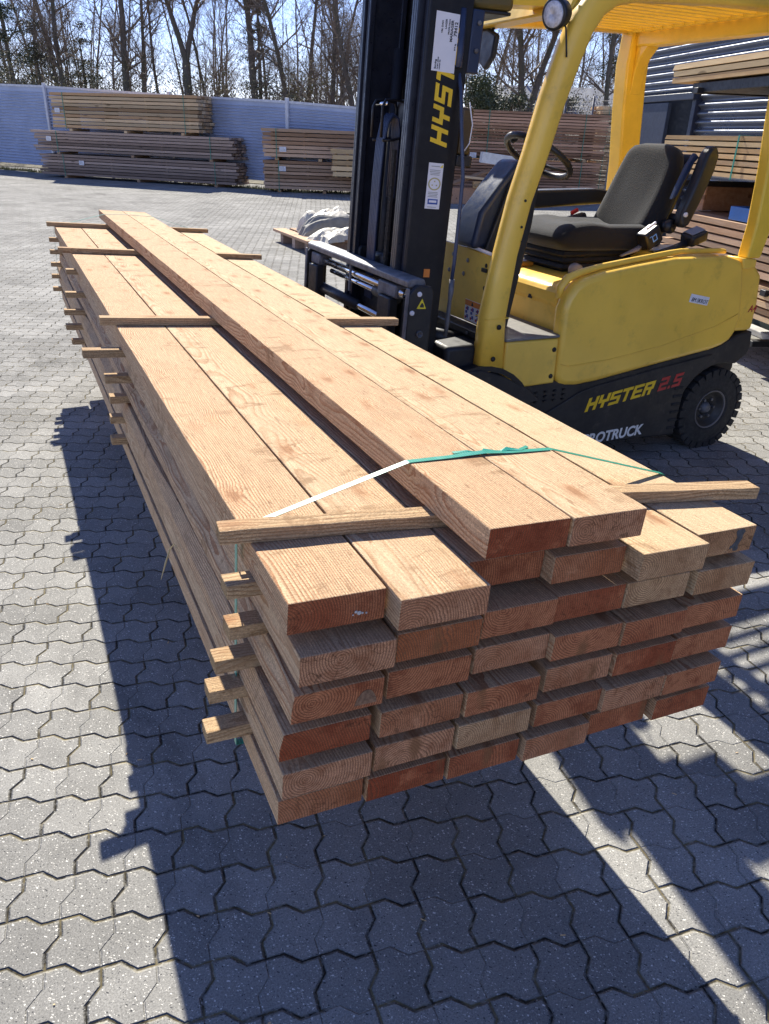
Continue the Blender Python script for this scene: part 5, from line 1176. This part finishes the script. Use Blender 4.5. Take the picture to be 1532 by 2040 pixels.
# ================================================================ trees
TW = [5, 3]
def grow(seed, h, r, fork=0, lean=(0, 0), dens=1.0, low=0.18, spread=1.0, maxseg=1500, twig=True):
    rr = random.Random(seed); T = MB(); B = MB(); cnt = [0]
    def limb(p, d, r, L, dep, mb):
        n = max(3, int(L/(0.55 if dep == 0 else 0.34 if dep == 1 else 0.26))); pts = [p.copy()]; rs = [r]
        for i in range(n):
            wob = 0.07 if dep == 0 else 0.20+0.05*dep
            d = (d+Vector((rr.uniform(-wob, wob), rr.uniform(-wob, wob), rr.uniform(-wob*.4, wob*.8)+(0.03 if dep else 0)))).normalized()
            p = p+d*L/n; pts.append(p.copy()); rs.append(max(.0035, r*(1-(i+1)/n*(0.62 if dep == 0 else 0.85))))
        (mb).tube(pts, rs, 9 if dep == 0 else 5 if dep == 1 else 3, cap=False); cnt[0] += n
        if dep >= 4 or cnt[0] > maxseg: return
        k = {0: int(19*dens), 1: int(8*dens)+1, 2: TW[0], 3: TW[1]}[dep]
        for i in range(k):
            t = rr.uniform(low if dep == 0 else 0.12, 1.0); q = t*(len(pts)-1); a = int(min(q, len(pts)-2)); f = q-a
            pp = pts[a].lerp(pts[a+1], f); rad = (rs[a]*(1-f)+rs[a+1]*f)
            ax = (pts[a+1]-pts[a]).normalized(); side = ax.cross(Vector((rr.uniform(-1, 1), rr.uniform(-1, 1), rr.uniform(-.4, .4)))).normalized()
            ang = rr.uniform(.55, 1.25); dd = (ax*math.cos(ang)+side*math.sin(ang)).normalized()
            if dep == 0: dd.z = max(dd.z, -0.05+rr.random()*.5); dd.normalize()
            ll = {0: h*rr.uniform(.16, .36)*spread*(1.1-.5*t), 1: L*rr.uniform(.30, .58), 2: L*rr.uniform(.35, .65), 3: L*rr.uniform(.35, .6)}[dep]
            limb(pp, dd, min(rad*.62, {0: r*.34, 1: .035, 2: .014, 3: .007}[dep]), max(.25, ll), dep+1, B)
    d0 = Vector((lean[0], lean[1], 1)).normalized()
    if fork:
        b = Vector((0, 0, 0)); m_ = Vector((lean[0]*fork, lean[1]*fork, fork)); T.tube([b, m_*.5, m_], [r*1.25, r*1.05, r], 9, cap=False)
        for s_ in (-1, 1): limb(m_, (d0+Vector((s_*.28, rr.uniform(-.1, .1), 0))).normalized(), r*.72, h-fork, 0, T)
    else:
        T.tube([(0, 0, -.05), (0, 0, .35)], [r*1.35, r*1.02], 9, cap=False); limb(Vector((0, 0, .3)), d0, r, h, 0, T)
    return T, B
def tree(px, dist, h, r, label, seed, **k):
    T, B = grow(seed, h, r, **k); root = thing('bare_tree', label, 'tree', tuple(at(px, dist)+Vector((0, 0, .1))), (0, 0, 0), 'bare trees behind the fence')
    root.rotation_euler = (0, 0, random.Random(seed).uniform(-.3, .3))
    T.build('trunk', 'bark', root, smooth=True, local=True); B.build('crown', 'twig', root, local=True)
    return root
TL = [(22, 38, 9.6, .15, 'dark leaning bare tree behind the fence, nearest the left edge', dict(lean=(-.12, 0))),
      (100, 37, 9.0, .14, 'slender bare tree left of the first fence post, with upright boughs', dict()),
      (120, 35, 9.5, .16, 'bare tree standing right behind the leftmost visible fence post', dict(lean=(-.05, 0))),
      (228, 33, 9.2, .20, 'thick dark trunked tree above the golden timber pack', dict(low=.3)),
      (256, 36, 9.0, .12, 'thinner tree close to the right of the thick dark one', dict()),
      (293, 38, 9.3, .10, 'slim straight bare tree over the middle of the golden timber pack', dict()),
      (352, 31.5, 9.2, .19, 'forked bare tree right behind the second visible fence post', dict(fork=4.2, low=.35)),
      (398, 38, 9.0, .10, 'slim bare tree over the right end of the golden timber pack', dict()),
      (482, 30, 9.0, .20, 'straight tree with greenish ivy bark right of the golden timber pack', dict(low=.35)),
      (508, 36, 8.8, .09, 'thin pole like tree next to the ivy clad one', dict()),
      (570, 29, 8.6, .13, 'bare tree leaning left behind the third visible fence post', dict(lean=(-.26, 0))),
      (581, 30, 8.8, .12, 'upright bare tree at the third visible fence post', dict()),
      (628, 28, 8.5, .13, 'bare tree with a crooked trunk left of the forklift mast', dict(lean=(.03, 0))),
      (645, 31, 8.6, .10, 'slim bare tree behind the crooked one left of the mast', dict()),
      (682, 27, 8.4, .17, 'many stemmed bare tree closest to the forklift mast', dict(fork=1.6)),
      (700, 31, 8.6, .12, 'bare tree half hidden by the forklift mast', dict(lean=(.05, 0))),
      (1012, 30, 8.8, .25, 'broad old tree with low spreading limbs seen through the cab', dict(fork=1.9, low=.12, spread=1.5, dens=1.2)),
      (1165, 27, 8.6, .12, 'dark straight tree between the yellow posts of the cab', dict(low=.25)),
      (1105, 38, 8.5, .09, 'thin bare tree far behind the front yellow post', dict()),
      (935, 35, 8.5, .10, 'thin bare tree just right of the mast', dict()),
      (1215, 33, 8.4, .12, 'bare tree beside the far yellow post', dict(lean=(-.08, 0)))]
for i, (px, ds, h, r, lb, kw) in enumerate(TL):
    ds *= 1.36; tree(px, ds, 2.4+ds*.165, r*1.02, lb, 100+i*7, maxseg=99999, **kw)
# the deeper wood: countless thin stems
TW = [4, 0]
V = [grow(500+i, 8.5+i*.5, .05+.015*i, dens=.9, low=.10, maxseg=99999) for i in range(4)]
big = MB(); rr = random.Random(42)
for i in range(105):
    T, B = V[rr.randrange(4)]; px = rr.uniform(-60, 740) if i < 72 else rr.uniform(880, 1330); ds = rr.uniform(52, 80)
    p = at(px, ds); a = rr.uniform(0, 6.28); sc = rr.uniform(.75, 1.25); rm = Matrix.Rotation(a, 3, 'Z')
    for mb in (T, B):
        k = len(big.v); big.v += [rm@(q*sc)+p for q in mb.v]; big.f += [[k+j for j in f] for f in mb.f]
big.build('background_wood', 'twig', kind='stuff')
# brushwood: low tangled shrubs between the trunks
mb = MB(); rr = random.Random(8)
for i in range(1500):
    px = rr.uniform(-80, 730) if i < 1050 else rr.uniform(880, 1300); ds = rr.uniform(36 if px < 450 else 31, 58); p = at(px, ds); hh = rr.uniform(1.4, 4.2)
    for j in range(5):
        d = Vector((rr.uniform(-.7, .7), rr.uniform(-.7, .7), 1)); q = p.copy(); pts = [q.copy()]
        for s_ in range(4): d += Vector((rr.uniform(-.4, .4), rr.uniform(-.4, .4), rr.uniform(-.25, .1))); q = q+d.normalized()*hh/4; pts.append(q.copy())
        mb.tube(pts, [.013, .011, .009, .006, .003], 3, cap=False)
mb.build('brushwood', 'twig', kind='stuff')
mb = MB(); 
def leaves(mb, c, rad, n, s, rr):
    for i in range(n):
        d = Vector((rr.gauss(0, .5), rr.gauss(0, .5), rr.gauss(0, .5))); p = Vector(c)+Vector((d.x*rad[0], d.y*rad[1], d.z*rad[2]))
        if p.z < 0.1: continue
        a = Vector((rr.uniform(-1, 1), rr.uniform(-1, 1), rr.uniform(-1, 1))).normalized(); b = a.cross(Vector((rr.uniform(-1, 1), rr.uniform(-1, 1), rr.uniform(-1, 1)))).normalized()
        mb.add([p-a*s-b*s*.5, p+a*s-b*s*.3, p+a*s*.8+b*s*.5, p-a*s*.7+b*s*.45], [(0, 1, 2, 3)])
for i in range(230):
    px = rr.uniform(-80, 730) if i < 160 else rr.uniform(880, 1290); ds = rr.uniform(36, 54); p = at(px, ds)
    leaves(mb, (p.x, p.y, rr.uniform(.4, 3.2)), (1.8, 1.8, 1.3), 170, .05, rr)
mb.build('dry_undergrowth', 'dead_leaf', kind='stuff')
def evergreen(px, ds, h, w, label, seed, lo=.05, n=34):
    rr = random.Random(seed); root = thing('evergreen_tree', label, 'tree', tuple(at(px, ds)), (0, 0, 0), 'evergreens behind the fence')
    m = MB(); m.tube([(0, 0, 0), (.05, 0, h*.5), (0, 0, h*.95)], [.13, .09, .02], 7, cap=False); m.build('trunk', 'bark', root, local=True, smooth=True)
    m = MB(); tw = MB()
    for i in range(n):
        t = lo+(1-lo)*rr.random(); rad = w*(1-t*.75)*rr.uniform(.5, 1.0); a = rr.uniform(0, 6.28); z = h*t
        tip = Vector((math.cos(a)*rad, math.sin(a)*rad, z-.1*rad)); tw.tube([(0, 0, z), tip*.5+Vector((0, 0, z*.5+.08)), tip], [.03, .02, .006], 4, cap=False)
        for k in range(4):
            q = Vector((0, 0, z)).lerp(tip, .35+.65*k/3); leaves(m, q, (.42, .42, .22), 46, .040, rr)
    m.build('crown', 'leaf', root, local=True); tw.build('twigs', 'twig', root, local=True)
evergreen(8, 46, 6.4, 2.3, 'dark evergreen behind the fence at the left edge of the yard', 1)
evergreen(62, 50, 6.2, 2.2, 'dark evergreen between the two leftmost bare trees', 2)
evergreen(150, 50, 6.2, 2.6, 'rounded evergreen far behind the golden timber pack', 3)
evergreen(492, 44, 8.0, 1.8, 'tall evergreen behind the ivy clad tree', 4)
evergreen(560, 52, 5.0, 2.4, 'low evergreen far behind the third fence post', 5)
evergreen(925, 31, 3.4, 2.0, 'low bushy evergreen over the brown timber packs, near the mast', 6, n=44)
evergreen(985, 32, 2.9, 1.8, 'low bushy evergreen under the old spreading tree', 7, n=40)
evergreen(1205, 38, 8.0, 2.6, 'pine with thin high branches between the yellow posts', 8, lo=.5, n=26)
evergreen(1100, 44, 3.4, 2.6, 'low evergreen clump behind the cream cottage', 9, n=36)
# low buildings beyond the wood
def house(px, ds, w, d, h, rh, wall, roof, label, ang=0.0):
    p = at(px, ds); root = thing('low_house', label, 'building', tuple(p), (0, 0, ang))
    MB().bx(-w/2, w/2, -d/2, d/2, 0, h).build('wall', wall, root, local=True)
    m = MB(); m.yz([(-d/2-.3, h), (0, h+rh), (d/2+.3, h), (d/2+.3, h+.12), (0, h+rh+.12), (-d/2-.3, h+.12)], -w/2-.3, w/2+.3); m.build('roof', roof, root, local=True)
    for i in range(3): m = MB(); m.bx(-w/3+i*w/3-.4, -w/3+i*w/3+.4, -d/2-.02, -d/2+.02, .9, 1.9); m.build('window', 'navy_panel', root, local=True)
house(1190, 46, 12, 6, 2.0, 1.9, 'cream', 'roof_grey', 'low building with a grey roof beyond the wood, seen between the yellow posts', -.5)
house(1050, 52, 4.5, 4, 2.8, .8, 'cream', 'roof_grey', 'small cream cottage beyond the wood, left of the front yellow post', -.4)
# wire mesh fence in front of the grey roofed building
wf = thing('mesh_fence', 'thin wire mesh fence in front of the grey roofed building', 'fence', tuple(at(1180, 25)))
a, b = at(1090, 26), at(1270, 23); m = MB(); d = b-a
for i in range(56): q = a+d*i/55; m.tube([q, q+Vector((0, 0, 2.6))], .003, 3, cap=False)
for i in range(20): z = .2+i*.125; m.tube([a+Vector((0, 0, z)), b+Vector((0, 0, z))], .003, 3, cap=False)
m.build('mesh', 'worn_steel', wf)
for i in range(4): q = a+d*i/3; MB().tube([q, q+Vector((0, 0, 2.7))], .03, 8).build('post', 'worn_steel', wf, smooth=True)
